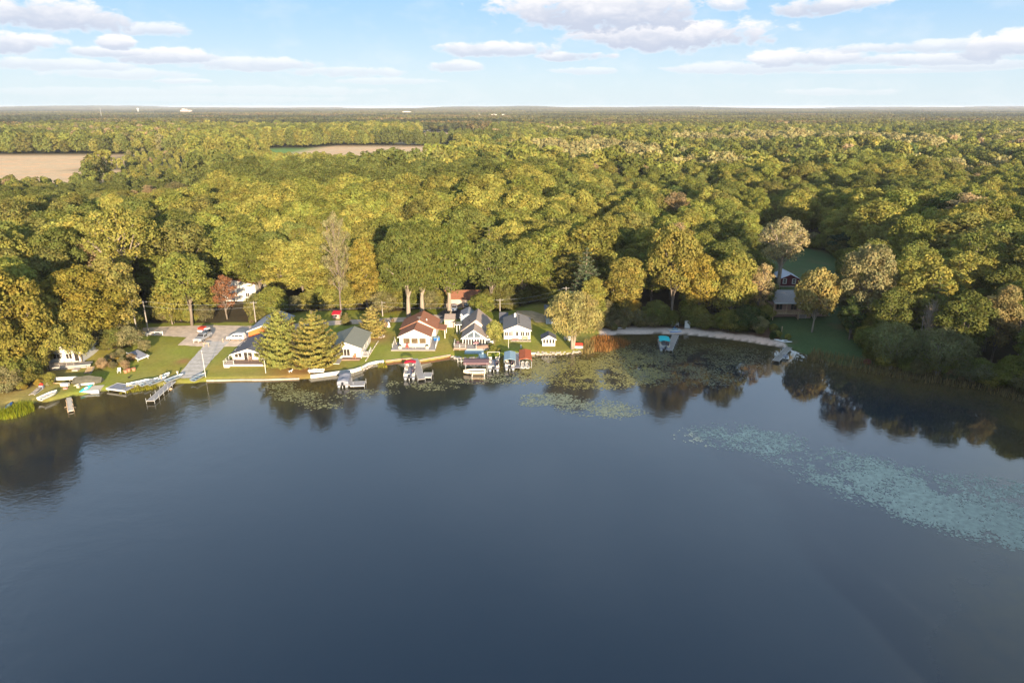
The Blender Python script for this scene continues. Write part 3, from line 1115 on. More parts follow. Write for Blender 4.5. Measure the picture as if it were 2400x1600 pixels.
def region_tint(x, y, rng):
    """kinds of tree keep company: yellow-green maples in the middle, a mixed darker wood at the right"""
    n = float(fbm(np.array([x]), np.array([y]), 46.0)[0])
    n2 = float(fbm(np.array([x]), np.array([y]), 130.0, 2.0)[0])
    a = x / max(y, 1)
    r = rng.random()
    if a > .08 + .15 * n2 or y > 520 and a > -.05:
        tab = (('yellow-green', .32), ('bright green', .24), ('mid-green', .16), ('dark green', .03), ('olive', .12), ('tan', .045), ('pale olive', .07), ('golden', .008), ('orange-tinged', .004))
    elif a > -.45:
        tab = (('yellow-green', .46), ('bright green', .27), ('mid-green', .10), ('olive', .09), ('tan', .02), ('golden', .02), ('pale olive', .04))
    else:
        tab = (('yellow-green', .30), ('bright green', .20), ('mid-green', .16), ('olive', .17), ('tan', .04), ('pale olive', .10), ('dark green', .03))
    r = min(.999, max(0, r * .75 + (.5 + .5 * n) * .25))
    s = 0
    tot = sum(t[1] for t in tab)
    for nm, w in tab:
        s += w / tot
        if r < s:
            break
    k = rng.uniform(.72, 1.28)
    c = np.array(PAL[nm]) * k
    n3 = float(fbm(np.array([x]), np.array([y]), 70.0, 9.0)[0])
    if 440 < y < 1100 and n3 > .25 and a > -.1:
        c = np.array((.32, .27, .12)) * k        # stands of paler, thinner trees on wet ground
    elif n3 < -.45:
        c = np.array((.13, .14, .04)) * k      # darker stands
    m = np.array((.125, .125, .022))
    c = c * .88 + m * .12
    return nm, c


KIND_LIST = ['round_a', 'round_b', 'round_c', 'tall_a', 'tall_b', 'ragged_a', 'ragged_b', 'thin_tree', 'cedar', 'low_tree', 'bush']
MID = {}


def wood_points():
    rng = np.random.default_rng(5)
    near, mid = [], []
    y = 110.0
    heroes = np.array(HEROES + FREE)
    rows = []
    while y < 1500:
        s = 8.3 if y < 260 else (9.0 if y < 430 else 10.0)
        xs = np.arange(-.95 * y - 40, .95 * y + 40, s)
        rows.append(np.stack([xs + rng.uniform(-.42, .42, len(xs)) * s, y + rng.uniform(-.42, .42, len(xs)) * s], 1))
        y += s * .92
    P = np.concatenate(rows)
    X, Y = P[:, 0], P[:, 1]
    ok = inside(FOREST, X, Y) & (rng.random(len(X)) > .05)
    for F in FIELDS + [GREENFIELD]:
        ok &= ~inside(F, X, Y)
    dd = np.full(len(X), 1e9)
    for hx, hy, hr in heroes:
        ok &= (np.hypot(X - hx, Y - hy) > max(hr, 2.6))
    X, Y = X[ok], Y[ok]
    edge = dist_poly(FOREST_EDGE, X, Y, False)
    lake = dist_poly(LAKE, X, Y)
    br = inside(BRUSH, X, Y) | inside(BRUSH2, X, Y)
    Z = terrain(X, Y)
    for x, y, z, e, b, dl in zip(X, Y, Z, edge, br, lake):
        if e < 1.2 or dl < 2:
            continue
        a = x / y
        nm, c = region_tint(x, y, rng)
        h = rng.uniform(13, 23)
        if -.45 < a < .12 and y < 420:
            h = rng.uniform(18, 25)
        if b:
            if rng.random() < .2:
                continue
            h = rng.uniform(4, 8.5) if x < -225 and inside(BRUSH2, [x], [y])[0] else rng.uniform(8, 13)
        elif a < -.42 and 300 < y < 475:
            h = rng.uniform(7, 11)
        elif x > .75 * (.9457 * y + 18) + 2 and y < 150:
            h = rng.uniform(10, 13)
        elif e < 7:
            h *= .8
        if nm == 'tan' or (nm == 'pale olive' and rng.random() < .35):
            k = 7 if rng.random() < .5 else 6
        elif h < 12:
            k = 9
        else:
            k = int(rng.choice([0, 1, 2, 3, 4, 5, 6, 8], p=[.2, .18, .17, .15, .12, .10, .06, .02]))
        h *= 1 + .22 * float(fbm(np.array([x]), np.array([y]), 38.0, 5.0)[0])
        H = TREES[KIND_LIST[k]][2]
        R = TREES[KIND_LIST[k]][3]
        s = h / H
        wgt = s * rng.uniform(1.08, 1.6) * (5.1 / R if k < 7 else 1.0)
        rec = (x, y, z, wgt, s, rng.uniform(0, 6.28), k, c[0], c[1], c[2], e, nm)
        (near if y < 430 else mid).append(rec)
    return near, mid


NEAR, MIDP = wood_points()

COLUMNS = [(-999, 90, 'at the far left edge'), (90, 230, 'above the hidden cottage'), (230, 380, 'above the two utility poles'),
           (380, 500, 'above the pickup truck'), (500, 620, 'above the woodland house'), (620, 760, 'above the orange building'),
           (760, 900, 'above the small pale pine'), (900, 1030, 'above the brown-roofed cottage'), (1030, 1130, 'above the tan garage'),
           (1130, 1260, 'above the grey-roofed cottage'), (1260, 1400, 'above the lakeside willow'), (1400, 1530, 'above the beach start'),
           (1530, 1680, 'above the turquoise boat'), (1680, 1790, 'above the beach end'), (1790, 1960, 'above the red barn'),
           (1960, 2120, 'right of the brown house'), (2120, 2260, 'above the bank willows'), (2260, 9999, 'at the far right edge')]
ROWS = [(9, 'front row'), (17, 'second row'), (25, 'third row'), (33, 'fourth row'), (41, 'fifth row'), (50, 'sixth row'), (60, 'seventh row'), (999, 'deeper rows')]
FORM = {0: 'round', 1: 'broad', 2: 'full', 3: 'tall', 4: 'narrow', 5: 'ragged', 6: 'loose', 7: 'half-bare', 8: 'conical', 9: 'low', 10: 'bushy'}
ORD = ['leftmost', 'second from left', 'third from left', 'fourth from left', 'fifth from left', 'sixth from left', 'seventh from left', 'eighth from left', 'ninth from left']


def individuals():
    cand = []
    for i, r in enumerate(NEAR):
        u, v = project(r[0], r[1], r[2] + 14 * r[4])
        if -30 < u < 2430 and 250 < v < 1000:
            cand.append((zc_of(r[1], 5), i, u))
    cand.sort()
    n = 300 - sum(1 for h in H_)
    pick = cand[:n]
    chosen = {i for _, i, _ in pick}
    by = {}
    for _, i, u in pick:
        r = NEAR[i]
        colw = next(c[2] for c in COLUMNS if c[0] <= u < c[1])
        roww = next(w for lim, w in ROWS if r[10] < lim)
        by.setdefault((r[11], FORM[r[6]], roww, colw), []).append((u, i))
    for key, lst in by.items():
        lst.sort()
        for q, (u, i) in enumerate(lst):
            r = NEAR[i]
            k = KIND_LIST[r[6]]
            cm, tm, H, R = TREES[k]
            lab = '%s %s tree in the %s %s' % (key[1], key[0], key[2], key[3])
            if len(lst) > 1:
                lab = '%s %s %s tree, %s %s' % (ORD[q], key[1], key[0], key[2], key[3])
            o = thing('tree' if r[6] != 8 else 'cedar_tree', lab, 'tree', (r[0], r[1], r[2]), r[5], 'trees of the wood behind the lake')
            for nm, me in (('trunk', tm), ('crown', cm)):
                c = bpy.data.objects.new(nm, me)
                C.objects.link(c)
                c.parent = o
                c.scale = (r[3], r[3], r[4])
                c['tint'] = [r[7], r[8], r[9]]
    return chosen


CHOSEN = individuals()
rest = [r[:10] for i, r in enumerate(NEAR) if i not in CHOSEN]
# woods on the near bank, behind and beside the viewpoint: their long shade falls over the right shore
rb = np.random.default_rng(31)


def bank_tree(x, y, h, k):
    H, R = TREES[KIND_LIST[k]][2:4]
    return (x, y, T(x, y), h / H * 1.0, h / H, rb.uniform(0, 6.28), k, .10, .105, .02)


for yy in np.arange(41, 134, 5.0):
    for j in range(6):
        x = 29.0 + .709 * yy + j * 6.5 + rb.uniform(-1.2, 1.2)
        y = yy + rb.uniform(-1.5, 1.5)
        if dist_poly(LAKE, [x], [y])[0] > 1.0 and not inside(LAKE, [x], [y])[0] and not inside(FOREST, [x], [y])[0]:
            rest.append(bank_tree(x, y, rb.uniform(*BANK_H[0 if y < 62 else (1 if y < 82 else 2)]), int(rb.integers(0, 5))))
for yy in np.arange(12, 42, 5.5):
    for j in range(8):
        x, y = 64 + j * 6.5 + rb.uniform(-1.5, 1.5), yy + rb.uniform(-1.5, 1.5)
        if not inside(LAKE, [x], [y])[0]:
            rest.append(bank_tree(x, y, rb.uniform(19, 24), int(rb.integers(0, 5))))
for k in range(150):
    yy = rb.uniform(14, 120)
    x, y = 27.5 + .709 * yy + rb.uniform(0, 9) + max(0, 42 - yy) * .9, yy
    if not inside(LAKE, [x], [y])[0]:
        r_ = list(bank_tree(x, y, rb.uniform(3.5, 6), 10))
        rest.append(tuple(r_))
for k in range(260):
    x, y = rb.uniform(-330, 140), rb.uniform(-240, 60)
    if not inside(LAKE, [x], [y])[0] and 2 < dist_poly(LAKE, [x], [y])[0] < 45 and y < 30:
        rest.append(bank_tree(x, y, rb.uniform(14, 19), int(rb.integers(0, 5))))
stuff_points('woodland', 'dense autumn-green broadleaf wood stretching behind the lakeside trees', rest, [JOINED[k] for k in KIND_LIST])

# understorey along the edge of the wood
und = []
ru = np.random.default_rng(77)
E = np.array(FOREST_EDGE)
for i in range(1, len(E) - 1):
    a, b = E[i], E[i + 1]
    L = np.linalg.norm(b - a)
    if L > 90:
        continue
    m = max(1, int(L / .95))
    for j in range(m):
        p = a + (b - a) * (j + ru.random()) / m
        nrm = np.array((-(b - a)[1], (b - a)[0])) / max(L, .01)
        q = p + nrm * ru.uniform(-.8, 5.5)
        if inside(LAKE, [q[0]], [q[1]])[0]:
            continue
        u, v = project(q[0], q[1], 1)
        if (1035 < u < 1130 and v < 727) or 498 < u < 602:
            continue
        s = ru.uniform(.4, 1.0)
        und.append((q[0], q[1], T(q[0], q[1]) - .1, s * ru.uniform(.9, 1.3), s * ru.uniform(.8, 1.3), ru.uniform(0, 6.28), 0, *(np.array(PAL[['olive', 'yellow-green', 'bright green', 'pale olive', 'mid-green'][int(ru.integers(0, 5))]]) * ru.uniform(.7, 1.1))))
stuff_points('undergrowth', 'bushy undergrowth along the foot of the wood', und, [JOINED['bush']])

# the wood farther off, each crown still a tree of sprays
MIDK = []
for sd_ in range(6):
    cv, cl, _l = crown_arrays(100 + sd_, 19, 5.4, .3, [15, 17, 13, 19, 16, 14][sd_], 1100, .8, rough=.6)
    cl[:, 0] = .5 + (cl[:, 0] - .5) * .7
    MIDK.append(new_mesh('distant_tree', cv, quad_faces(len(cv)), (LEAF,), False, cl))
rm = np.random.default_rng(9)
MR = []
for r in MIDP:
    s = r[4] * (1.12 if r[6] < 9 else .55)
    MR.append((r[0], r[1], r[2], s * rm.uniform(.95, 1.25), s, r[5], rm.integers(0, 6), r[7], r[8], r[9]))
stuff_points('distant_woodland', 'woods and hedgerows round the tan fields beyond the lakeside wood', MR, MIDK)


def patch_mesh(seed):
    rng = np.random.default_rng(seed)
    P, Nn, cl = [], [], []
    S = 170
    xs = np.arange(-S / 2, S / 2, 10.5)
    for gx in xs:
        for gy in xs:
            cx, cy = gx + rng.uniform(0, 9), gy + rng.uniform(0, 9)
            h = rng.uniform(13, 21)
            n = 34
            D = norm(rng.normal(size=(n, 3)))
            D[:, 2] = np.abs(D[:, 2]) * .9 - .1
            R = rng.uniform(4.5, 6.6)
            P.append(np.stack([cx + D[:, 0] * R, cy + D[:, 1] * R, h - 7 + D[:, 2] * 7], 1) + rng.normal(size=(n, 3)) * .5)
            Nn.append(norm(D + norm(rng.normal(size=(n, 3))) * .5))
            c = np.ones((n, 4), np.float32)
            c[:, 0] = np.clip(rng.normal(.42, .30) + rng.uniform(-.1, .1, n), -.2, 1.2)
            c[:, 1] = np.clip(rng.normal(.5, .25) + rng.uniform(-.05, .05, n), 0, 1)
            cl.append(np.repeat(c, 4, axis=0))
    P, Nn = np.concatenate(P), np.concatenate(Nn)
    V = sprays(P, Nn, 2.1, rng)
    return new_mesh('far_wood', V, quad_faces(len(V)), (LEAF,), False, np.concatenate(cl))


PATCH = [patch_mesh(200 + i) for i in range(4)]
FP = []
rf = np.random.default_rng(3)
y = 1450.0
while y < 13500:
    s = 165 if y < 7000 else 230
    for x in np.arange(-.86 * y - 100, .86 * y + 100, s):
        px_, py_ = x + rf.uniform(-25, 25), y + rf.uniform(-25, 25)
        if any(inside(F * 1.0, [px_], [py_])[0] for F in FIELDS):
            continue
        if rf.random() < .045 and y < 6000:
            continue
        n = float(fbm(np.array([px_]), np.array([py_]), 420.0)[0])
        c = np.array((.125, .115, .034)) * (1 + .25 * n) * rf.uniform(.85, 1.12)
        if n < -.1:
            c = np.array((.072, .076, .027)) * rf.uniform(.85, 1.15)
        if rf.random() < .08:
            c = np.array((.17, .125, .05))
        FP.append((px_, py_, T(px_, py_) - .5, s / 165, rf.uniform(.9, 1.15), int(rf.integers(0, 4)) * pi / 2 + rf.uniform(-.1, .1), rf.integers(0, 4), *c))
    y += s * .94
stuff_points('far_forest', 'far forest reaching to the horizon', FP, PATCH)
print('near', len(NEAR), 'mid', len(MIDP), 'patches', len(FP), 'undergrowth', len(und))

HAZE_D = 4.8e-5


def build_haze():
    mb = MB().box(-18000, 18000, -4000, 18500, -3.2, 62)
    m = bpy.data.materials.new('haze')
    m.use_nodes = True
    m.node_tree.nodes.clear()
    N = NT(m.node_tree)
    o_ = N.n('ShaderNodeOutputMaterial')
    pv = N.n('ShaderNodeVolumePrincipled')
    pv.inputs['Color'].default_value = (.80, .84, .95, 1)
    pv.inputs['Density'].default_value = HAZE_D
    pv.inputs['Anisotropy'].default_value = 0.0
    N.l(pv.outputs[0], o_.inputs['Volume'])
    tag(mb.build('haze', m), 'thin pale haze over the lake and the woods', None, None, 'stuff')


build_haze()

# ------------------------------------------------------------ building materials
WHITE = mat('white_siding', (.54, .51, .46), .6, .06, 1.2, .25, 2.2, stretch=(.2, .2, 7))
TRIM = mat('white_trim', (.56, .53, .49), .5, .05, 2)
GLASS = mat('window_glass', (.035, .03, .027), .15, .35, .9, spec=.8)
GLASS_SKY = mat('large_glass', (.10, .12, .14), .08, .3, .5, spec=.9)
SH_GREY = mat('charcoal_shingles', (.115, .11, .12), .9, .25, 5, .5, 9)
SH_MID = mat('grey_shingles', (.21, .19, .175), .9, .25, 5, .5, 9)
SH_TAUPE = mat('taupe_shingles', (.33, .25, .20), .9, .22, 5, .5, 9)
SH_BROWN = mat('brown_shingles', (.29, .12, .065), .9, .28, 5, .5, 9)
SH_OLIVE = mat('olive_shingles', (.20, .195, .15), .9, .2, 5, .5, 9)
METAL_ROOF = mat('grey_metal_roof', (.33, .34, .38), .5, .08, 2, metal=.2)
ORANGE = mat('orange_siding', (.60, .13, .03), .7, .1, 1.2, .3, 3, stretch=(4, .3, .3))
BARN_RED = mat('barn_red_siding', (.105, .016, .022), .7, .12, 1.2, .3, 3, stretch=(4, .3, .3))
TAN_S = mat('tan_siding', (.46, .34, .26), .7, .08, 1.5, .2, 3, stretch=(.2, .2, 6))
PINK_S = mat('pinkish_brown_siding', (.36, .22, .175), .8, .12, 1.5, .3, 3, stretch=(.3, .3, 6))
BLUE_S = mat('pale_blue_siding', (.33, .36, .38), .7, .08, 1.5, .2, 3, stretch=(.2, .2, 6))
DECK = mat('weathered_deck', (.33, .29, .26), .85, .14, 2, .5, 3, stretch=(.3, 6, 1))
DECK_BROWN = mat('brown_deck', (.22, .14, .10), .85, .18, 2, .5, 3, stretch=(.3, 6, 1))
WOOD = mat('new_lumber', (.48, .33, .20), .8, .18, 3)
OLDWOOD = mat('grey_wood', (.27, .235, .20), .9, .2, 3)
STONE = mat('fieldstone', (.38, .32, .26), .9, .3, 1.5, .6, 4)
BRICK = mat('brick', (.34, .14, .10), .9, .2, 4)
PANEL = mat('grey_fence_panel', (.36, .345, .33), .4, .12, 2)
SEAWOOD = mat('bleached_timber', (.42, .34, .26), .85, .25, 1.2, .4, 5, dirt=(.24, .17, .11))
DARKIN = mat('dark_boat_floor', (.07, .09, .11), .7, .2, 3)
ALU = mat('aluminium', (.42, .44, .46), .4, .1, 2, metal=.6, spec=.5)
GALV = mat('galvanised_post', (.42, .42, .42), .5, .1, 3, metal=.4)
RUB = mat('black_rubber', (.02, .02, .02), .8, .1, 4)
BLACKP = mat('black_paint', (.018, .018, .02), .25, .1, 3, spec=.6)
WHITEP = mat('white_gelcoat', (.58, .565, .53), .3, .05, 2, spec=.5)
SILVERP = mat('silver_paint', (.45, .45, .46), .3, .06, 3, metal=.5)
CREAM = mat('cream_vinyl', (.62, .52, .40), .6, .1, 4)
REDC = mat('red_canvas', (.45, .012, .03), .8, .12, 3)
REDP = mat('red_paint', (.50, .04, .02), .4, .1, 3)
ORC = mat('rust_canvas', (.42, .10, .035), .8, .1, 3)
PLUM = mat('brown_plum_canvas', (.13, .075, .08), .85, .12, 3)
TEAL = mat('turquoise_canvas', (.02, .42, .44), .7, .1, 2)
BLUEC = mat('blue_grey_canvas', (.25, .34, .38), .8, .1, 2)
BLUE = mat('blue_plastic', (.03, .16, .45), .35, .12, 2, spec=.5)
AQUA = mat('aqua_plastic', (.06, .45, .40), .4, .15, 2, spec=.5)
GREENP = mat('green_canvas', (.02, .20, .12), .7, .1, 2)
GREYC = mat('grey_canvas', (.22, .22, .25), .85, .15, 2)
OLTARP = mat('olive_tarp', (.085, .078, .055), .8, .2, 1.5, .3, 2)
TERRA = mat('terracotta', (.46, .18, .10), .85, .12, 3)
PINKF = mat('pink_plastic', (.5, .22, .2), .6, .1, 3)


def slab(pts, th):
    """a roof plane of thickness th under the quad pts (counter-clockwise from above)"""
    a = np.array(pts, float)
    n = np.cross(a[1] - a[0], a[2] - a[0])
    n /= np.linalg.norm(n)
    if n[2] < 0:
        a = a[::-1]
        n = -n
    b = a - n * th
    return [tuple(p) for p in a] + [tuple(p) for p in b], [(0, 1, 2, 3), (7, 6, 5, 4), (0, 4, 5, 1), (1, 5, 6, 2), (2, 6, 7, 3), (3, 7, 4, 0)]


def gable_roof(root, w, y0, y1, z, rise, m, oh=.45, ohy=.5, th=.14, fascia=TRIM, apex=0.0, name='roof', kids=None):
    """two slopes with the ridge along y, a white fascia on the front rake"""
    xl, xr = -w / 2 - oh, w / 2 + oh
    k = rise / (w / 2)
    ze = z - oh * k
    za = z + rise + .12
    ze += .12
    mb = MB()
    for s, x in ((-1, xl), (1, xr)):
        mb.add(*slab([(apex, y0 - ohy, za), (x, y0 - ohy, ze), (x, y1 + ohy, ze), (apex, y1 + ohy, za)], th))
    r = mb.build(name, m, root)
    if fascia:
        f = MB()
        for y in (y0 - ohy - .05, y1 + ohy + .002):
            for x in (xl, xr):
                f.add([(apex, y, za - .02), (x, y, ze - .02), (x, y, ze - .26), (apex, y, za - .30), (apex, y + .045, za - .02), (x, y + .045, ze - .02), (x, y + .045, ze - .26), (apex, y + .045, za - .30)],
                      [(0, 1, 2, 3), (7, 6, 5, 4), (0, 4, 5, 1), (1, 5, 6, 2), (2, 6, 7, 3), (3, 7, 4, 0)])
        f.build('fascia', fascia, r)
        cap = MB().tube([(apex, y0 - ohy, za + .01), (apex, y1 + ohy, za + .01)], .07, 5)
        cap.build('ridge_cap', m, r)
    return r


def gable_walls(root, w, y0, y1, h, rise, m, z0=0.0, apex=0.0, th=.0):
    mb = MB().prism_y([(-w / 2, z0), (w / 2, z0), (w / 2, h), (apex, h + rise), (-w / 2, h)], y0, y1)
    return mb.build('wall', m, root)


def window(root, cx, z0, w, h, y=0.0, face='f', sashes=1, frame=TRIM, glass=GLASS, name='window', fr=.06):
    """frame standing 4 cm proud, pane set back in it; face f/b/l/r tells the wall it is on"""
    def P(a, d, z):
        return {'f': (a, y - d, z), 'b': (a, y + d, z), 'l': (y - d, a, z), 'r': (y + d, a, z)}[face]

    def bx(mb, a0, a1, d0, d1, z0_, z1_):
        p, q = P(a0, d0, z0_), P(a1, d1, z1_)
        mb.box(min(p[0], q[0]), max(p[0], q[0]), min(p[1], q[1]), max(p[1], q[1]), z0_, z1_)
    f = MB()
    bx(f, cx - w / 2 - fr, cx + w / 2 + fr, .003, .06, z0 + h, z0 + h + fr)
    bx(f, cx - w / 2 - fr, cx + w / 2 + fr, .003, .08, z0 - fr, z0)
    bx(f, cx - w / 2 - fr, cx - w / 2, .003, .06, z0, z0 + h)
    bx(f, cx + w / 2, cx + w / 2 + fr, .003, .06, z0, z0 + h)
    for s in range(1, sashes):
        xx = cx - w / 2 + w * s / sashes
        bx(f, xx - .05, xx + .05, .003, .055, z0, z0 + h)
    o = f.build(name, frame, root)
    for s in range(sashes):
        g = MB()
        a0 = cx - w / 2 + w * s / sashes + (.055 if s else .004)
        a1 = cx - w / 2 + w * (s + 1) / sashes - (.055 if s < sashes - 1 else .004)
        bx(g, a0, a1, .004, .03, z0 + .004, z0 + h - .004)
        g.build('pane', glass, o)
    return o


def door(root, cx, z0, w, h, y=0.0, m=None, face='f'):
    o = window(root, cx, z0, w, h, y, face, 1, TRIM, m or GLASS, 'door')
    hd = MB().box(cx + w / 2 - .14, cx + w / 2 - .08, y - .09, y - .035, z0 + h * .45, z0 + h * .52)
    hd.build('handle', GALV, o)
    return o


def place(name, label, cat, uL, uR, v, vR=None, group=None, rot=None):
    """an Empty midway between two ground points of the photograph, facing the lake; returns it with the width"""
    vR = v if vR is None else vR
    a, b = G(uL, v), G(uR, vR)
    w = sqrt((b[0] - a[0]) ** 2 + (b[1] - a[1]) ** 2)
    rz = atan2(b[1] - a[1], b[0] - a[0]) if rot is None else rot
    z = min(a[2], b[2])
    x, y = (a[0] + b[0]) / 2, (a[1] + b[1]) / 2
    o = thing(name, label, cat, (x, y, z), rz, group)
    return o, w, (x, y, z)


def hz(o, v):
    """height above the thing's base that row v shows at its front"""
    return z_at(o.location.x, o.location.y, v) - o.location.z


def rail(mb, p0, p1, z0, h, n=2, post=.045, step=1.6):
    p0, p1 = np.array(p0, float), np.array(p1, float)
    L = np.linalg.norm(p1 - p0)
    k = max(1, int(round(L / step)))
    for i in range(k + 1):
        q = p0 + (p1 - p0) * i / k
        mb.box(q[0] - post, q[0] + post, q[1] - post, q[1] + post, z0, z0 + h)
    for j in range(n):
        z = z0 + h * (j + 1) / n - .03
        mb.tube([(p0[0], p0[1], z), (p1[0], p1[1], z)], .04, 4)


def steps(root, x0, x1, y_top, z_top, n, m, name='steps', dy=.28):
    mb = MB()
    for i in range(n):
        z1 = z_top * (n - i - .5) / n
        mb.box(x0, x1, y_top - dy * (i + 1), y_top - dy * i - .003, -.3, z1)
    return mb.build(name, m, root)


# ------------------------------------------------------------ cottages, from the left
# half-hidden white cottage at the far left
o, w, p = place('cottage', 'white cottage half hidden by foliage above the left shore', 'cottage', 112, 196, 850)
gable_walls(o, w, 0, 8, 2.5, 1.5, WHITE, .3)
gable_roof(o, w, 0, 8, 2.5, 1.5, SH_MID)
window(o, -1.6, 1.1, 1.5, 1.1, 0, 'f', 2)
window(o, 1.0, 1.1, 1.2, 1.1, 0, 'f', 2)
door(o, 2.6, .5, .9, 1.9)
mb = MB().box(-w / 2 - .6, w / 2 + 2.0, -3.0, -.01, .05, .32)
dk = mb.build('deck', DECK, o)
mb = MB()
rail(mb, (-w / 2 - .5, -2.95), (w / 2 - .4, -2.95), .32, .8, 2)
mb.build('railing', OLDWOOD, dk)
steps(o, w / 2 - .3, w / 2 + .9, -3.02, .1, 5, DECK)

# low retaining wall and stairs below it
a, b = G(112, 868), G(214, 860)
t = thing('retaining_wall', 'pale low retaining wall under the half-hidden cottage deck', 'wall', (a[0], a[1], a[2]), atan2(b[1] - a[1], b[0] - a[0]))
L = math.hypot(b[0] - a[0], b[1] - a[1])
for i in range(5):
    MB().box(L * i / 5 + .01, L * (i + 1) / 5 - .01, -.12, .12, -.8, .55 + .02 * (i % 2)).build('wall_panel', OLDWOOD, t)
MB().box(-.05, L + .05, -.2, .2, .575, .63).build('cap_board', TRIM, t)
x, y, z = G(204, 876)
t = thing('outdoor_stairs', 'wooden stairs with six treads below the half-hidden cottage', 'stairs', (x, y, z), 0.05)
for i in range(6):
    MB().box(-.6, .6, .34 * i, .34 * i + .3, .16 * i + .1, .16 * i + .16).build('tread', WOOD, t)
for s in (-.65, .65):
    MB().add([(s - .03, -.1, 0), (s + .03, -.1, 0), (s + .03, 2.1, 1.0), (s - .03, 2.1, 1.0), (s - .03, -.1, -.25), (s + .03, -.1, -.25), (s + .03, 2.1, .72), (s - .03, 2.1, .72)],
             [(0, 1, 2, 3), (7, 6, 5, 4), (0, 4, 5, 1), (1, 5, 6, 2), (2, 6, 7, 3), (3, 7, 4, 0)]).build('stringer', OLDWOOD, t)

# white cottage with dark roof and lake deck
o, w, p = place('cottage', 'white cottage with charcoal gable roof and long lake deck left of the conifers', 'cottage', 546, 625, 846, rot=0.0)
h = hz(o, 829)
rise = hz(o, 817) - h
D1 = 11.0
gable_walls(o, w, 0, D1, h, rise, WHITE, .1)
rf = gable_roof(o, w, 0, D1, h, rise, SH_GREY)
for (xx, yy) in ((.9, 3.4), (1.4, 2.5), (.8, 5.2)):
    zz = h + rise * (1 - xx / (w / 2)) + .1
    MB().tube([(xx, yy, zz - .2), (xx, yy, zz + .45)], .09, 7).build('vent_pipe', BLACKP, rf)
for cx in (-w * .32, w * .30):
    window(o, cx, .95, w * .20, 1.0, 0, 'f', 2)
door(o, -w * .10, .35, .8, 1.75)
window(o, w * .03, .5, .9, 1.55, 0, 'f', 1, name='sidelight')
mb = MB()
for q in np.linspace(-w / 2 + .25, w / 2 - .25, 7):
    mb.box(q - .06, q + .06, -.05, -.002, .3, h - .3)
mb.build('pilasters', TRIM, o)
for yy in (2.5, 5.5, 8.5):
    window(o, yy, 1.0, 1.1, 1.0, -w / 2, 'l', 1)
dk = MB().box(-w / 2 - .9, w / 2 + .9, -3.0, -.01, .18, .38).build('deck', DECK_BROWN, o)
MB().box(-w / 2 - .9, w / 2 + .9, -3.06, -3.005, -.05, .36).build('deck_skirt', TRIM, dk)
mb = MB()
rail(mb, (-w / 2 - .85, -3.0), (-w / 2 - .85, 1.5), .38, .85, 2)
rail(mb, (-w / 2 - .85, -2.98), (-w / 2 + 1.4, -2.98), .38, .85, 2)
mb.build('railing', TRIM, dk)
steps(dk, -w / 2 - .6, -w / 2 + .6, -3.1, .35, 2, TRIM)


def chair(x, y, z, rz, label, m, group=None, s=1.0):
    """slatted garden chair"""
    t = thing('garden_chair', label, 'chair', (x, y, z), rz, group)
    MB().box(-.27 * s, .27 * s, -.28 * s, .25 * s, .36 * s, .41 * s).build('seat', m, t)
    mb = MB()
    for i in range(4):
        q = (-.24 + .16 * i) * s
        mb.add([(q - .06 * s, .22 * s, .40 * s), (q + .06 * s, .22 * s, .40 * s), (q + .06 * s, .40 * s, 1.0 * s), (q - .06 * s, .40 * s, 1.0 * s),
                (q - .06 * s, .26 * s, .40 * s), (q + .06 * s, .26 * s, .40 * s), (q + .06 * s, .44 * s, 1.0 * s), (q - .06 * s, .44 * s, 1.0 * s)],
               [(3, 2, 1, 0), (4, 5, 6, 7), (0, 1, 5, 4), (1, 2, 6, 5), (2, 3, 7, 6), (3, 0, 4, 7)])
    mb.build('backrest', m, t)
    for sx in (-1, 1):
        MB().box(sx * .31 * s - .05 * s, sx * .31 * s + .05 * s, -.32 * s, .3 * s, .56 * s, .60 * s).build('armrest', m, t)
        for yy in (-.26, .24):
            MB().box(sx * .29 * s - .03 * s, sx * .29 * s + .03 * s, (yy - .03) * s, (yy + .03) * s, 0, .56 * s).build('leg', m, t)
    return t


chair(p[0] + .5, p[1] - 1.0, p[2] + .38, 0.1, 'brown chair on the deck of the charcoal-roofed white cottage', DECK_BROWN)

# orange building with grey metal roof behind it
o, w, p = place('outbuilding', 'orange-sided building with grey roof beside the white minivan', 'building', 584, 652, 794, rot=0.0)
h = hz(o, 776)
rise = hz(o, 763.5) - h
gable_walls(o, w, 0, 13, h, rise, ORANGE, 0)
gable_roof(o, w, 0, 13, h, rise, METAL_ROOF, .35, .12)
window(o, 1.2, .7, .9, .8, 0, 'f', 2)
for yy in (3, 8):
    window(o, yy, 1.0, 1.0, .9, -w / 2, 'l', 1)

# white cottage with olive roof right of the conifers
o, w, p = place('cottage', 'white cottage with olive-grey roof right of the layered pine', 'cottage', 769, 848, 839, rot=0.0)
h = hz(o, 815)
rise = hz(o, 801) - h
D1 = 11.0
gable_walls(o, w, 0, D1, h, rise, WHITE, .05)
gable_roof(o, w, 0, D1, h, rise, SH_OLIVE, .35, .4)
window(o, w * .02, .75, 2.1, 1.5, 0, 'f', 3)
window(o, -w * .30, 1.0, 1.2, 1.0, 0, 'f', 2)
for yy in (1.6, 4.6, 7.6):
    window(o, yy, 1.0, .9, 1.2, w / 2, 'r', 1)
dk = MB().box(-w * .05, w / 2 - .1, -1.6, -.01, .1, .38).build('deck', DECK_BROWN, o)
lw = MB().box(-w / 2 - .3, -w * .05 - .05, -3.6, -.01, -.1, .16).build('lower_deck', DECK, o)
MB().box(-w / 2 - .3, -w * .05 - .05, -3.66, -3.605, -.3, .14).build('deck_skirt', TRIM, lw)
pr = MB().box(w / 2 + .01, w / 2 + 1.4, 1.0, 4.2, .05, .4).build('side_porch', DECK, o)
mb = MB()
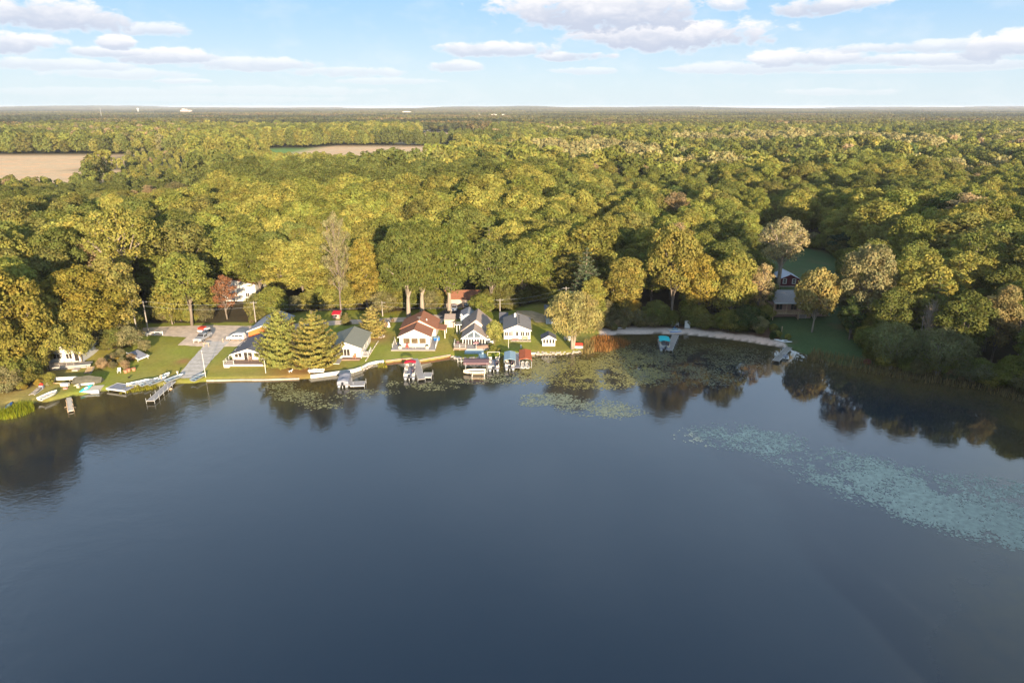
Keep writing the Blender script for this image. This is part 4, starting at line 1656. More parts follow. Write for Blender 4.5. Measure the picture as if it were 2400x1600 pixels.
rail(mb, (w / 2 + 1.35, 1.0), (w / 2 + 1.35, 4.2), .4, .9, 3)
rail(mb, (w / 2 + .1, 1.02), (w / 2 + 1.35, 1.02), .4, .9, 3)
mb.build('railing', TRIM, pr)
chair(p[0] + 2.4, p[1] - .8, p[2] + .38, -.2, 'reddish chair on the small deck of the olive-roofed cottage', TERRA)

# brown-roofed cottage with three picture windows
o, w, p = place('cottage', 'white cottage with brown roof and three picture windows facing the lake', 'cottage', 937, 1008, 814, rot=0.0)
h = hz(o, 788)
rise = hz(o, 772.5) - h
gable_walls(o, w, 0, 6.0, h, rise, WHITE, .1)
gable_roof(o, w, 0, 5.8, h, rise, SH_BROWN, .4, .3)
bw, bx_ = w * 1.08, .55
mb = MB().prism_y([(-bw / 2 + bx_ - .7, 0), (bw / 2 + bx_, 0), (bw / 2 + bx_, h + .05), (bx_, h + rise * 1.1 + .25), (-bw / 2 + bx_ - .7, h + .05)], 6.05, 13.5)
mb.build('wall', WHITE, o)
hf = bw / 2 + .4
mb = MB()
za, ze = h + rise * 1.1 + .5, h - .05
mb.add(*slab([(bx_, 5.6, za), (-hf + bx_ - .75, 5.6, ze), (-hf + bx_ - .75, 14, ze), (bx_, 14, za)], .14))
mb.add(*slab([(bx_, 5.6, za), (hf + bx_, 5.6, ze), (hf + bx_, 14, ze), (bx_, 14, za)], .14))
rf = mb.build('roof', SH_BROWN, o)
MB().tube([(2.0, 8.0, h + .8), (2.0, 8.0, h + 1.9)], .16, 8).build('flue', TRIM, rf)
mb = MB().tube([(bx_, 5.4, za), (bx_, 5.4, za + .8)], .03, 5)
mb.tube([(bx_ - .5, 5.4, za + .75), (bx_ + .5, 5.4, za + .78)], .03, 4)
mb.build('antenna', GALV, rf)
MB().tube([(2.9, 9.4, h + .4), (2.9, 9.4, h + 1.0)], .1, 6).build('vent_pipe', BLACKP, rf)
for cx in (-w * .265, 0, w * .265):
    window(o, cx, h - 1.75, w * .215, 1.25, 0, 'f', 1, glass=mat('reflecting_glass', (.10, .07, .04), .2, .6, 1.6, spec=.6), fr=.05)
window(o, 3.4, 1.2, 1.2, 1.1, w / 2, 'r', 1)
dk = MB().box(-w / 2 - 1.7, w / 2 + 1.5, -2.4, -.01, .02, .2).build('deck', DECK, o)
MB().box(w / 2 + .02, w / 2 + 1.5, .0, 5.5, .02, .2).build('side_deck', DECK, dk)
MB().box(-w / 2 - 1.7, -w / 2 - .02, .0, 3.5, .02, .2).build('side_deck', DECK, dk)
mb = MB()
rail(mb, (w / 2 + 1.45, -1.0), (w / 2 + 1.45, 5.4), .2, .95, 3)
rail(mb, (-w / 2 - 1.65, -.6), (-w / 2 - 1.65, 3.4), .2, .95, 3)
mb.build('railing', TRIM, dk)
# porch on its right side
pw = MB()
for (xx, yy) in ((w / 2 + .3, 6.2), (w / 2 + 3.0, 6.2), (w / 2 + 3.0, 10)):
    pw.box(xx - .08, xx + .08, yy - .08, yy + .08, 0, h - .3)
pp = pw.build('porch_posts', TRIM, o)
MB().add(*slab([(w / 2 + .1, 6.0, h + .05), (w / 2 + 3.3, 6.0, h - .35), (w / 2 + 3.3, 10.2, h - .35), (w / 2 + .1, 10.2, h + .05)], .12)).build('porch_roof', SH_BROWN, o)
for (dx, lab, m_) in ((-2.1, 'red metal chair left of the door on the brown-roofed cottage deck', REDP), (.0, 'white grill-side chair in the middle of the brown-roofed cottage deck', TRIM)):
    chair(p[0] + dx * .8, p[1] - .9, p[2] + .2, random.uniform(-.2, .2), lab, m_)
for dx, side in ((-w / 2 + .3, 'left'), (w / 2 - .5, 'right')):
    t = thing('patio_planter', 'square pale planter at the %s corner of the brown-roofed cottage deck' % side, 'planter', (p[0] + dx, p[1] - 1.1, p[2] + .2))
    MB().box(-.33, .33, -.33, .33, 0, .6).build('pot', CREAM, t)
    MB().tube([(0, 0, .6), (0, 0, .75), (0, 0, .9)], [.33, .38, .1], 8).build('plant', mat('planter_leaves', (.05, .06, .03), .9, .3, 6), t)
x, y, z = p[0] + w / 2 + 1.0, p[1] + 5.0, p[2] + .2
t = thing('hot_tub_cover', 'blue covered tub beside the porch of the brown-roofed cottage', 'tub', (x, y, z))
MB().prism_z([(.8 * cos(a), .8 * sin(a)) for a in np.linspace(0, 2 * pi, 9)[:-1]], 0, .7).build('tub', BLUE, t)
MB().prism_z([(.84 * cos(a), .84 * sin(a)) for a in np.linspace(0, 2 * pi, 9)[:-1]], .703, .8).build('lid', BLUEC, t)

# small tan shed
o, w, p = place('garden_shed', 'small tan shed with brown roof between two cottages', 'shed', 1042, 1066, 767, rot=0.0)
h = hz(o, 749)
MB().box(-w / 2, w / 2, 0, 2.6, 0, h).build('wall', TAN_S, o)
MB().add(*slab([(-w / 2 - .1, -.15, h + .02), (w / 2 + .1, -.15, h + .02), (w / 2 + .1, 2.8, h + .75), (-w / 2 - .1, 2.8, h + .75)], .1)).build('roof', SH_TAUPE, o)
door(o, .3, .1, .7, 1.5, 0, TAN_S)

# glass-fronted cottage
o, w, p = place('cottage', 'cottage with taupe roof and tall glass gable front above the grey deck', 'cottage', 1084, 1138, 810, rot=0.0)
h = hz(o, 791)
rise = hz(o, 773) - h
gable_walls(o, w, 0, 5.5, h, rise, WHITE, .05)
gable_roof(o, w, 0, 4.9, h, rise, SH_TAUPE, .35, .35)
W2 = w * 1.16
mb = MB().prism_y([(-W2 / 2 + .1, 0), (W2 / 2 + .3, 0), (W2 / 2 + .3, h + .2), (.35, h + rise + .75), (-W2 / 2 + .1, h + .2)], 5.55, 14.5)
mb.build('wall', WHITE, o)
mb = MB()
za, ze = h + rise + 1.0, h - .15
mb.add(*slab([(.35, 5.1, za), (-W2 / 2 - .4, 5.1, ze), (-W2 / 2 - .4, 15, ze), (.35, 15, za)], .14))
mb.add(*slab([(.35, 5.1, za), (W2 / 2 + .8, 5.1, ze), (W2 / 2 + .8, 15, ze), (.35, 15, za)], .14))
rf = mb.build('roof', SH_TAUPE, o)
MB().tube([(-1.6, 9, h + .8), (-1.6, 9, h + 1.7)], .1, 6).build('vent_pipe', BLACKP, rf)
nx = 8
for i in range(nx):
    a = -w / 2 + .15 + (w - .3) * i / nx
    window(o, a + (w - .3) / nx / 2, .12, (w - .3) / nx - .16, h - .55, 0, 'f', 1, TRIM, GLASS, 'window', .07)
for s in (-1, 1):
    x0, x1, x2 = s * .16, s * w * .27, s * (w * .44)
    k = rise / (w / 2)
    zb = h + .04
    g = MB().prism_y([(x0, zb), (x1, zb), (x1, h + rise - abs(x1) * k - .12), (x0, h + rise - abs(x0) * k - .12)][:: s], -.03, -.004)
    fr = MB()
    for (xa, xb) in ((x0, x1), (x1, x2)):
        pass
    gw = MB().prism_y([(x0 - s * .12, zb - .14), (x2, zb - .14), (x2, zb), (x0 - s * .12, zb)][:: s], -.06, -.004)
    gwo = gw.build('window', TRIM, o)
    g.build('pane', GLASS_SKY, gwo)
    MB().prism_y([(x1 + s * .12, zb), (x2, zb), (x2, zb + .05), (x1 + s * .12, h + rise - abs(x1 + s * .12) * k - .12)][:: s], -.03, -.004).build('pane', GLASS_SKY, gwo)
MB().box(-.13, .13, -.08, -.003, .1, h + rise - .15).build('mullion_post', TRIM, o)
dk = MB().box(-w * .30, w / 2 + .4, -3.3, -.01, .0, .35).build('deck', DECK, o)
ld = MB().box(-w * .35, w * .45, -5.2, -3.31, -.2, .08).build('lower_deck', BLUEC, dk)
sd = MB().box(-w / 2 - 1.9, -w * .30 - .01, -3.0, 1.2, .0, .5).build('side_deck', DECK_BROWN, o)
mb = MB()
rail(mb, (-w / 2 - 1.85, -2.95), (-w * .32, -2.95), -.2, 1.6, 4)
rail(mb, (-w / 2 - 1.85, -2.95), (-w / 2 - 1.85, 1.1), .5, .95, 3)
mb.build('railing', TRIM, sd)
mb = MB()
rail(mb, (w * .12, -3.25), (w * .12, -1.5), .35, .9, 2)
mb.build('railing', TRIM, dk)
chair(p[0] - w / 2 - .9, p[1] - 1.2, p[2] + .5, .4, 'dark chair on the railed side deck of the glass-fronted cottage', PLUM)
t = thing('kettle_grill', 'round black grill on the deck of the glass-fronted cottage', 'grill', (p[0] + 1.6, p[1] - 2.2, p[2] + .35))
MB().tube([(0, 0, .55), (0, 0, .7), (0, 0, .95), (0, 0, 1.1)], [.2, .38, .38, .08], 10).build('bowl', BLACKP, t)
for a in (0, 2.1, 4.2):
    MB().tube([(.15 * cos(a), .15 * sin(a), .6), (.35 * cos(a), .35 * sin(a), 0)], .03, 5).build('leg', GALV, t)
t = thing('patio_umbrella', 'folded pink and white umbrella on the glass-fronted cottage deck', 'umbrella', (p[0] + .6, p[1] - 1.4, p[2] + .35))
MB().tube([(0, 0, 0), (0, 0, .9)], .04, 6).build('pole', GALV, t)
MB().tube([(0, 0, .85), (0, 0, .9), (0, 0, 1.15)], [.75, .7, .03], 9).build('canopy', PINKF, t)

# grey-roofed cottage
o, w, p = place('cottage', 'white cottage with grey roof, five windows and a small front step', 'cottage', 1181, 1243, 795, rot=0.0)
h = hz(o, 773)
rise = hz(o, 761.5) - h
D1 = 10.0
gable_walls(o, w, 0, D1, h, rise, WHITE, .05)
rf = gable_roof(o, w, 0, D1, h, rise, SH_MID, .3, .4)
for i in range(4):
    yy = 2 + 1.8 * i
    MB().box(.35, .65, yy, yy + .3, h + rise - .35, h + rise + .12).build('roof_vent', BLACKP, rf)
mb = MB().box(-.7, -.2, 6.9, 7.4, h + rise - .9, h + rise + .9)
mb.build('chimney', TRIM, rf)
for cx in (-.41, -.235, .205, .385):
    window(o, w * cx, h - 1.5, w * .125, .95, 0, 'f', 2)
window(o, -w * .0, h - 1.5, .5, .95, 0, 'f', 1)
door(o, -w * .155, .3, .75, 1.75, 0, TRIM)
MB().box(-w * .25, w * .27, -.5, -.003, h - .32, h - .26).build('awning', OLDWOOD, o)
steps(o, -w * .2, w * .06, -.02, .35, 2, BRICK)
MB().box(-w * .25, w * .52, -1.5, -.62, -.2, .06).build('paving', STONE, o)
t = thing('garden_bench', 'brown bench in front of the grey-roofed cottage', 'bench', (p[0] + w * .3, p[1] - .5, p[2]), 0)
MB().box(-.7, .7, -.25, .2, .4, .45).build('seat', WOOD, t)
MB().box(-.7, .7, .2, .25, .5, .95).build('backrest', WOOD, t)
for s in (-.6, .6):
    MB().box(s - .04, s + .04, -.22, .2, 0, .4).build('leg', WOOD, t)

# low grey building behind, left of it
o, w, p = place('outbuilding', 'small bluish shed with grey roof behind the grey-roofed cottage', 'shed', 1171, 1190, 757, rot=0.0)
h = hz(o, 748)
MB().box(-w / 2, w / 2, 0, 3, 0, h).build('wall', BLUE_S, o)
MB().add(*slab([(-w / 2 - .15, -.2, h), (w / 2 + .15, -.2, h), (w / 2 + .15, 3.2, h + 1.0), (-w / 2 - .15, 3.2, h + 1.0)], .1)).build('roof', SH_GREY, o)
# grey roofed outbuilding behind the glass-fronted cottage
o, w, p = place('outbuilding', 'low building with weathered grey roof and dish behind the glass-fronted cottage', 'building', 1080, 1112, 762, rot=0.0)
gable_walls(o, w, 0, 6, 2.2, .9, BLUE_S, 0)
rf = gable_roof(o, w, 0, 6, 2.2, .9, METAL_ROOF, .3, .3, fascia=None)
mb = MB().tube([(-w / 2 + .2, 0, 2.1), (-w / 2 + .2, -.2, 2.8)], .03, 5)
mb.build('mast', GALV, rf)
MB().tube([(-w / 2 + .2, -.22, 2.8), (-w / 2 + .2, -.35, 2.82)], [.35, .1], 10).build('dish', GALV, rf)
# white-posted carport edge left of the glass-fronted cottage
o, w, p = place('pergola', 'narrow white pergola left of the glass-fronted cottage', 'pergola', 1071, 1078, 783, rot=0.0)
for s in (-.35, .35):
    MB().box(s - .08, s + .08, -.08, .08, 0, 2.4).build('post', TRIM, o)
MB().box(-.8, .9, -.12, .12, 2.41, 2.58).build('beam', TRIM, o)
MB().box(-.6, .7, .13, 2.5, 2.42, 2.56).build('canopy', SH_OLIVE, o)

# garden house on the point
o, w, p = place('garden_house', 'little white screened garden house beside the lakeside willow', 'garden house', 1271, 1301, 811, rot=0.0)
h = hz(o, 794)
rise = hz(o, 786) - h
gable_walls(o, w, 0, 3.0, h, rise, WHITE, 0)
gable_roof(o, w, 0, 3.0, h, rise, SH_GREY, .3, .3)
for i in range(4):
    window(o, -w * .36 + w * .24 * i, .75, w * .15, .95, 0, 'f', 1)

# tan garage in the wood with two parked cars
o, w, p = place('garage', 'tan garage with reddish-brown roof in the wood behind the shed', 'garage', 1040, 1124, 720, rot=0.0)
MB().box(-w / 2, w / 2, 0, 7, 0, 2.5).build('wall', TAN_S, o)
mb = MB()
mb.add(*slab([(-w / 2 - .3, -.5, 2.45), (w / 2 + .3, -.5, 2.45), (w / 2 + .3, 3.6, 4.1), (-w / 2 - .3, 3.6, 4.1)], .12))
mb.add(*slab([(-w / 2 - .3, 3.6, 4.1), (w / 2 + .3, 3.6, 4.1), (w / 2 + .3, 7.5, 2.45), (-w / 2 - .3, 7.5, 2.45)], .12))
rf = mb.build('roof', SH_BROWN, o)
for cx in (-w * .22, w * .22):
    window(o, cx, .05, w * .3, 2.0, 0, 'f', 1, TRIM, mat('garage_door', (.4, .3, .24), .7), 'garage_door')

# white house in the wood
o, w, p = place('house', 'white house with brown roof among the trees behind the road', 'house', 505, 602, 706, rot=0.0)
h = hz(o, 662)
gable_walls(o, w, 0, 9, h - .6, 1.2, WHITE, 0)
gable_roof(o, w, 0, 9, h - .6, 1.2, SH_BROWN, .3, .3)
for cx in (-w * .34, -w * .1, w * .3):
    window(o, cx, 1.3, 1.0, 1.2, 0, 'f', 2)

# little red-roofed booth
o, w, p = place('booth', 'small booth with red roof on the back road behind the cottages', 'shed', 779, 797, 747, rot=0.0)
MB().box(-w / 2 + .1, w / 2 - .1, 0, 1.6, 0, 1.35).build('wall', PINK_S, o)
MB().add(*slab([(-w / 2 - .1, -.3, 1.34), (w / 2 + .1, -.3, 1.34), (w / 2 + .1, 1.9, 1.75), (-w / 2 - .1, 1.9, 1.75)], .1)).build('roof', REDC, o)
window(o, 0, .5, .7, .6, 0, 'f', 1)

# greenish building behind the willow
o, w, p = place('outbuilding', 'grey-green building showing left of the lakeside willow', 'building', 1280, 1340, 760, rot=0.0)
MB().box(-w / 2, w / 2, 0, 6, 0, 2.3).build('wall', BLUE_S, o)
MB().add(*slab([(-w / 2 - .3, -.4, 2.25), (w / 2 + .3, -.4, 2.25), (w / 2 + .3, 6.4, 3.6), (-w / 2 - .3, 6.4, 3.6)], .12)).build('roof', SH_GREY, o)

# brown house on the knoll
o, w, p = place('house', 'pinkish-brown house with grey roof and covered lake porch on the grass knoll', 'house', 1800, 1945, 749, 747)
za = hz(o, 709)      # porch eave
zr = z_at(o.location.x, o.location.y + 8, 676) - o.location.z
MB().box(-w / 2 + .2, w / 2, 2.0, 9.5, 0, za - .3).build('wall', PINK_S, o)
lower = MB().box(-w * .02, w * .20, .6, 2.0 - .01, 0, 1.8).build('lower_wall', PINK_S, o)
window(lower, w * .07, .2, 1.7, 1.4, .6, 'f', 1, TRIM, mat('shutter_door', (.30, .24, .22), .8), 'door')
mb = MB()
mb.add(*slab([(-w / 2 + .9, -.6, za), (w * .42, -.6, za), (w * .42, 6.4, zr), (-w / 2 + .9, 6.4, zr)], .16))
mb.add(*slab([(-w / 2 + .9, 6.4, zr), (w * .42, 6.4, zr), (w * .42, 11.0, za + .3), (-w / 2 + .9, 11.0, za + .3)], .16))
rf = mb.build('roof', SH_MID, o)
MB().box(-w / 2 + .9, w * .42, -.68, -.605, za - .22, za - .02).build('fascia', TRIM, rf)
pd = MB().box(-w / 2 + 1.0, w * .42, -.3, 1.99, za - 3.1, za - 2.9).build('porch_floor', WOOD, o)
for i in range(5):
    xx = -w / 2 + 1.1 + (w * .9 - 1.3) * i / 4
    MB().box(xx - .09, xx + .09, -.3, -.12, 0 if i in (0, 2) else za - 2.9, za - .2).build('post', WOOD, o)
mb = MB()
rail(mb, (-w / 2 + 1.2, -.22), (w * .4, -.22), za - 2.9, .95, 2, .035, .5)
mb.build('railing', WOOD, pd)
for i in range(3):
    window(o, -w * .3 + i * w * .24, za - 2.5, 1.5, 1.7, 2.0, 'f', 2, DECK_BROWN)
MB().box(-w / 2 - 1.0, -w / 2 + .19, 3, 8, 0, 2.6).build('side_wing', PINK_S, o)

# red barn behind it
o, w, p = place('barn', 'dark red barn with two white windows and grey roof in the shade', 'barn', 1826, 1872, 672, rot=-0.05)
h = hz(o, 654)
rise = hz(o, 643.5) - h
gable_walls(o, w, 0, 7, h, rise, BARN_RED, .35)
gable_roof(o, w, 0, 7, h, rise, METAL_ROOF, .35, .35, fascia=BARN_RED)
MB().box(-w / 2 - .03, w / 2 + .03, -.04, 7.03, -.3, .345).build('foundation', STONE, o)
for cx in (-w * .25, w * .22):
    window(o, cx, h - 1.25, .75, 1.2, 0, 'f', 1, TRIM, GLASS, fr=.2)
    MB().box(cx - .375, cx + .375, -.06, -.035, h - .72, h - .58).build('glazing_bar', TRIM, o)

# ------------------------------------------------------------ far buildings
def far_block(name, label, cat, u, y, x_w, z0, hgt, m, depth=20, roof=None):
    x = (u - 1200) / FPX * zc_of(y, z0)
    t = thing(name, label, cat, (x, y, T(x, y)))
    MB().box(-x_w / 2, x_w / 2, 0, depth, 0, z0 + hgt).build('wall', m, t)
    if roof:
        MB().prism_y([(-x_w / 2 - 1, z0 + hgt + .05), (x_w / 2 + 1, z0 + hgt + .05), (0, z0 + hgt + 2.5)], -1, depth + 1).build('roof', roof, t)
    return t


t = far_block('grain_mill', 'pale mill block with towers on the left horizon', 'mill', 432, 5200, 58, 22, 8, TAN_S, 30)
MB().box(-16, 4, 1, 20, 30.1, 40).build('tower', TAN_S, t)
MB().box(8, 20, 2, 16, 30.1, 36).build('tower', TAN_S, t)
MB().box(30, 52, 0, 16, 0, 30).build('annex', TAN_S, t)
t = far_block('warehouse', 'long white warehouse on the horizon left of centre', 'warehouse', 953, 4600, 52, 18, 4, CREAM, 40, METAL_ROOF)
far_block('farm_barn', 'white barn beside the upper tan field', 'barn', 997, 1585, 22, 3, 3, WHITEP, 10, METAL_ROOF)
far_block('farmhouse', 'leftmost of three white houses in the far woods near the middle', 'farmhouse', 1122, 3150, 16, 17, 3, CREAM, 10, SH_MID)
far_block('farmhouse', 'middle of three white houses in the far woods near the middle', 'farmhouse', 1158, 3200, 24, 17, 3, CREAM, 10, SH_MID)
far_block('farmhouse', 'rightmost of three white houses in the far woods near the middle', 'farmhouse', 1180, 3150, 14, 17, 3, CREAM, 10, SH_MID)
xx = (335 - 1200) / FPX * 4800
t = thing('water_tower', 'tiny white water tower on the left horizon', 'water tower', (xx, 5000, 0))
MB().tube([(0, 0, 0), (0, 0, 34)], 2.0, 8).build('stem', WHITEP, t)
MB().tube([(0, 0, 33), (0, 0, 36), (0, 0, 41), (0, 0, 44)], [2.5, 7, 7, 1.5], 10).build('tank', WHITEP, t)
xx = (238 - 1200) / FPX * 2850
t = thing('radio_mast', 'thin lattice mast rising from the far woods at the left', 'mast', (xx, 3000, 0))
MB().tube([(0, 0, 0), (0, 0, 52)], [1.0, .5], 3).build('lattice', GALV, t)

# ------------------------------------------------------------ lake shore: sea walls, stones, docks
LOT_E = atan2(1, 0)


def seawall(label, pts, m, cap, h=.5, name='sea_wall', seg=2.4, group=None):
    """panels along the shore with a cap rail"""
    W = [np.array(ray_ground(u, v)) for u, v in pts]
    t = thing(name, label, 'wall', (W[0][0], W[0][1], 0), 0, group)
    o0 = W[0]
    for i in range(len(W) - 1):
        a, b = W[i] - o0, W[i + 1] - o0
        L = np.linalg.norm(b - a)
        k = max(1, int(round(L / seg)))
        d = (b - a) / L
        nrm = np.array((-d[1], d[0]))
        for j in range(k):
            p, q = a + d * (L * j / k + .02), a + d * (L * (j + 1) / k - .02)
            off = nrm * (.10 + random.uniform(-.015, .015))
            hh = h + random.uniform(-.02, .02)
            mb = MB().prism_z([tuple(p - off), tuple(q - off), tuple(q + off), tuple(p + off)], -.5, hh)
            mb.build('wall_panel', m, t)
        off = nrm * .17
        MB().prism_z([tuple(a - off), tuple(b - off), tuple(b + off), tuple(a + off)], h + .025, h + .09).build('cap_board', cap, t)
    return t


seawall('pale timber edging along the lawn of the charcoal-roofed cottage', [(484, 893.5), (560, 892), (620, 891.5), (650, 890.5), (702, 888.6)], SEAWOOD, SEAWOOD, .26)
seawall('white block sea wall below the layered pine', [(728, 886.5), (790, 878), (830, 872.5), (847, 867)], WHITE, TRIM, .72)
seawall('white curved sea wall left of the red canopy boat', [(850, 865), (863, 857), (880, 852.5), (900, 850.5)], WHITE, TRIM, .6)
seawall('reddish-brown timber wall behind the red canopy boat', [(904, 850), (938, 846), (968, 844)], TERRA, SEAWOOD, .5)
seawall('reddish timber wall right of the L-shaped dock', [(984, 848), (1020, 842), (1056, 836)], TERRA, SEAWOOD, .5)
seawall('low pale wall in front of the grey-roofed cottage', [(1182, 834), (1210, 832.5), (1256, 830.5)], CREAM, TRIM, .42)

# tumbled stones
ROCKS = []
for s_ in range(4):
    rr = np.random.default_rng(400 + s_)
    mb = MB()
    secs = []
    for i, zf in enumerate((-.5, -.15, .25, .5)):
        r = (.75, 1.0, .8, .35)[i]
        secs.append([(r * cos(a) * rr.uniform(.75, 1.1), r * sin(a) * rr.uniform(.75, 1.1), zf) for a in np.linspace(0, 2 * pi, 8)[:-1]])
    mb.loft(secs)
    mb.f.append(tuple(range(21, 28)))
    ROCKS.append(new_mesh('stone', mb.v, mb.f, (STONE,)))


def rock_row(label, pts, n, size, spread):
    W = [np.array(ray_ground(u, v)) for u, v in pts]
    t = thing('stone_edging', label, 'stone edging', (W[0][0], W[0][1], 0))
    for i in range(n):
        f = (i + random.random()) / n * (len(W) - 1)
        k = min(int(f), len(W) - 2)
        p = W[k] + (W[k + 1] - W[k]) * (f - k) - W[0]
        o = bpy.data.objects.new('stone', ROCKS[i % 4])
        C.objects.link(o)
        o.parent = t
        s = size * random.uniform(.6, 1.25)
        o.scale = (s, s * random.uniform(.7, 1), s * .8)
        o.rotation_euler = (random.uniform(-.3, .3), random.uniform(-.3, .3), random.uniform(0, 6.28))
        o.location = (p[0] + random.uniform(-.2, .2), p[1] + random.uniform(-spread, spread), random.uniform(.05, .35))


rock_row('row of tumbled pale stones below the garden house and willow', [(1258, 830), (1290, 829), (1322, 829), (1362, 825)], 64, .42, .55)
rock_row('heaped reddish stones below the glass-fronted cottage deck', [(1058, 838), (1082, 840), (1124, 840), (1128, 838)], 46, .42, .6)
rock_row('rough stones around the stub wall right of the olive-roofed cottage', [(850, 868), (870, 858)], 14, .3, .3)
rock_row('little pile of pinkish stones on the grass bank right of the beach', [(1786, 786), (1797, 772)], 24, .40, .5)


def dock(label, pts, width, m=DECK, post=GALV, h=.55, seg=2.2, name='dock', rails=False, legs=True, dz=.12):
    """deck sections laid end to end on pairs of posts; pts in photograph pixels"""
    W = [np.array(ray_ground(u, v, h)) for u, v in pts]
    t = thing(name, label, 'dock', (W[0][0], W[0][1], 0))
    o0 = W[0]
    for i in range(len(W) - 1):
        a, b = W[i] - o0, W[i + 1] - o0
        L = np.linalg.norm(b - a)
        d = (b - a) / L
        nrm = np.array((-d[1], d[0])) * width / 2
        k = max(1, int(round(L / seg)))
        for j in range(k):
            p, q = a + d * (L * j / k + .012), a + d * (L * (j + 1) / k - .012)
            s = MB().prism_z([tuple(p - nrm), tuple(q - nrm), tuple(q + nrm), tuple(p + nrm)], h - dz, h + random.uniform(-.004, .004)).build('deck_section', m, t)
            e = MB()
            for sg in (-1, 1):
                n2_ = nrm * sg * (1 + .06 / width)
                n3_ = nrm * sg * (1 + .16 / width)
                e.prism_z([tuple(p + n2_), tuple(q + n2_), tuple(q + n3_), tuple(p + n3_)][::sg], h - dz - .03, h + .012)
            e.build('edge_rail', TRIM, s)
            if legs:
                for sg in (-1, 1):
                    c = q + nrm * sg * (1 + .3 / width)
                    MB().tube([(c[0], c[1], -1.2), (c[0], c[1], h + .55)], .04, 6).build('post', post, t)
    return t


dock('long grey pier with posts beside the row of rowboats', [(404, 893), (352, 939)], 1.3, h=.6)
dock('grey dock walkway and platform right of the covered pontoon boat', [(810, 873), (819, 902)], 1.3)
dock('white-edged dock platform at the end of the covered boat walkway', [(822, 899), (856, 898)], 2.3, seg=3)
dock('walkway of the L-shaped dock beside the red canopy pontoon boat', [(972, 840), (988, 888)], 1.25)
dock('end platform of the L-shaped dock with white edging', [(992, 878), (1013, 878)], 2.6, seg=2)
dock('grey gangway from the glass-fronted cottage deck to the brown boat lift', [(1129, 828), (1135, 847)], 1.5, BLUEC, seg=2)
dock('straight grey dock between the blue and rust-coloured boat lifts', [(1212, 829), (1212, 861)], 1.35, GREYC)
dock('pale plank dock beside the turquoise canopy boat', [(1584, 784), (1568, 820)], 1.4)
dock('weathered dock with bench at the right end of the beach', [(1849, 813), (1818, 845)], 1.35, OLDWOOD)
dock('narrow yellowish plank pier in the shallow left water', [(161, 931), (166, 962)], .7, CREAM, WOOD, h=.35)
t = thing('cross_braces', 'crossed yellowish braces at the end of the narrow plank pier', 'brace', (*ray_ground(165, 956), 0))
mb = MB()
mb.tube([(-1.1, 0, .1), (-.3, -.3, .5)], .05, 5).tube([(1.1, 0, .1), (.3, -.3, .5)], .05, 5)
mb.build('brace', WOOD, t)

# ------------------------------------------------------------ boats


def hull_mesh(L, B, H, sheer=.15, bow=.5):
    """open rowing hull along y, bow towards +y; returns outer shell and floor"""
    secs, n = [], 8
    for i in range(7):
        f = i / 6
        y = -L / 2 + L * f
        b = B / 2 * (1 - max(0, (f - bow) / (1 - bow)) ** 2.2 * .96)
        z = H * (1 + sheer * f * f)
        zb = 0.02 + .3 * H * max(0, (f - .6) / .4) ** 2
        ring = [(-b, y, z), (-b * .92, y, zb + (z - zb) * .45), (-b * .6, y, zb), (0, y, zb - .02), (b * .6, y, zb), (b * .92, y, zb + (z - zb) * .45), (b, y, z),
                (b * .93, y, z), (b * .82, y, zb + (z - zb) * .4), (0, y, zb + .08), (-b * .82, y, zb + (z - zb) * .4), (-b * .93, y, z)]
        secs.append(ring)
    mb = MB().loft(secs)
    nn = len(secs[0])
    mb.f.append(tuple(range(nn)))
    mb.f.append(tuple(range(len(mb.v) - 1, len(mb.v) - nn - 1, -1)))
    return mb


def rowboat(label, x, y, z, rz, L=3.8, B=1.35, H=.5, hull=ALU, inner=BLUEC, seatm=WHITEP, group=None, motor=False, tilt=0.0, flip=False, name='rowboat'):
    t = thing(name, label, 'boat', (x, y, z), rz, group)
    t.rotation_euler = (tilt, pi if flip else 0, rz)
    hull_mesh(L, B, H).build('hull', hull, t, smooth=False)
    if flip:
        t.location.z += H
        MB().box(-.04, .04, -L / 2, L * .35, -.07, -.015).build('keel', hull, t)
        return t
    MB().prism_z([(-B * .40, -L * .47), (B * .40, -L * .47), (B * .40, L * .2), (0, L * .42), (-B * .40, L * .2)], .125, .15).build('floor', inner, t)
    for q in (-.36, -.08, .2):
        MB().box(-B * .43, B * .43, L * q - .16, L * q + .16, H * .62, H * .72).build('seat', seatm, t)
    if motor:
        outboard(t, -L / 2 - .12, H)
    return t


def outboard(t, y, z, m=BLACKP, x=0.0, s=1.0):
    mb = MB().box(x - .16 * s, x + .16 * s, y - .25 * s, y + .2 * s, z + .05, z + .5 * s)
    e = mb.build('outboard_motor', m, t, bevel=.05)
    MB().box(x - .06, x + .06, y - .12, y + .05, z - .6, z + .045).build('leg', GALV, e)


G_ROW = 'aluminium rowboats pulled up on the grass beside the grey pier'
rows = [(334, 899, -.95, 'leftmost aluminium rowboat in the row left of the grey pier'),
        (352, 898, -.50, 'middle aluminium rowboat in the row left of the grey pier'),
        (370, 896, -.50, 'rightmost aluminium rowboat in the row left of the grey pier'),
        (411, 889, -.50, 'aluminium rowboat between the grey pier and the boat ramp'),
        (468, 886, -.28, 'aluminium rowboat on the lake end of the boat ramp')]
for (u, v, r, lab) in rows:
    x, y, z = G(u, v)
    rowboat(lab, x, y, z + .05, r, 4.1, 1.6, .5, ALU, DARKIN, BLUEC, G_ROW)
x, y, z = G(389, 883)
rowboat('small pale blue dinghy standing at the head of the grey pier', x, y, z + .05, -.25, 2.4, 1.25, .5, WHITEP, BLUEC, BLUEC)
x, y, z = G(317, 902)
rowboat('low white skiff half hidden behind the rowboat row', x, y, z + .03, -1.2, 3.2, 1.2, .4, WHITEP, GREYC)
x, y, z = G(115, 930)
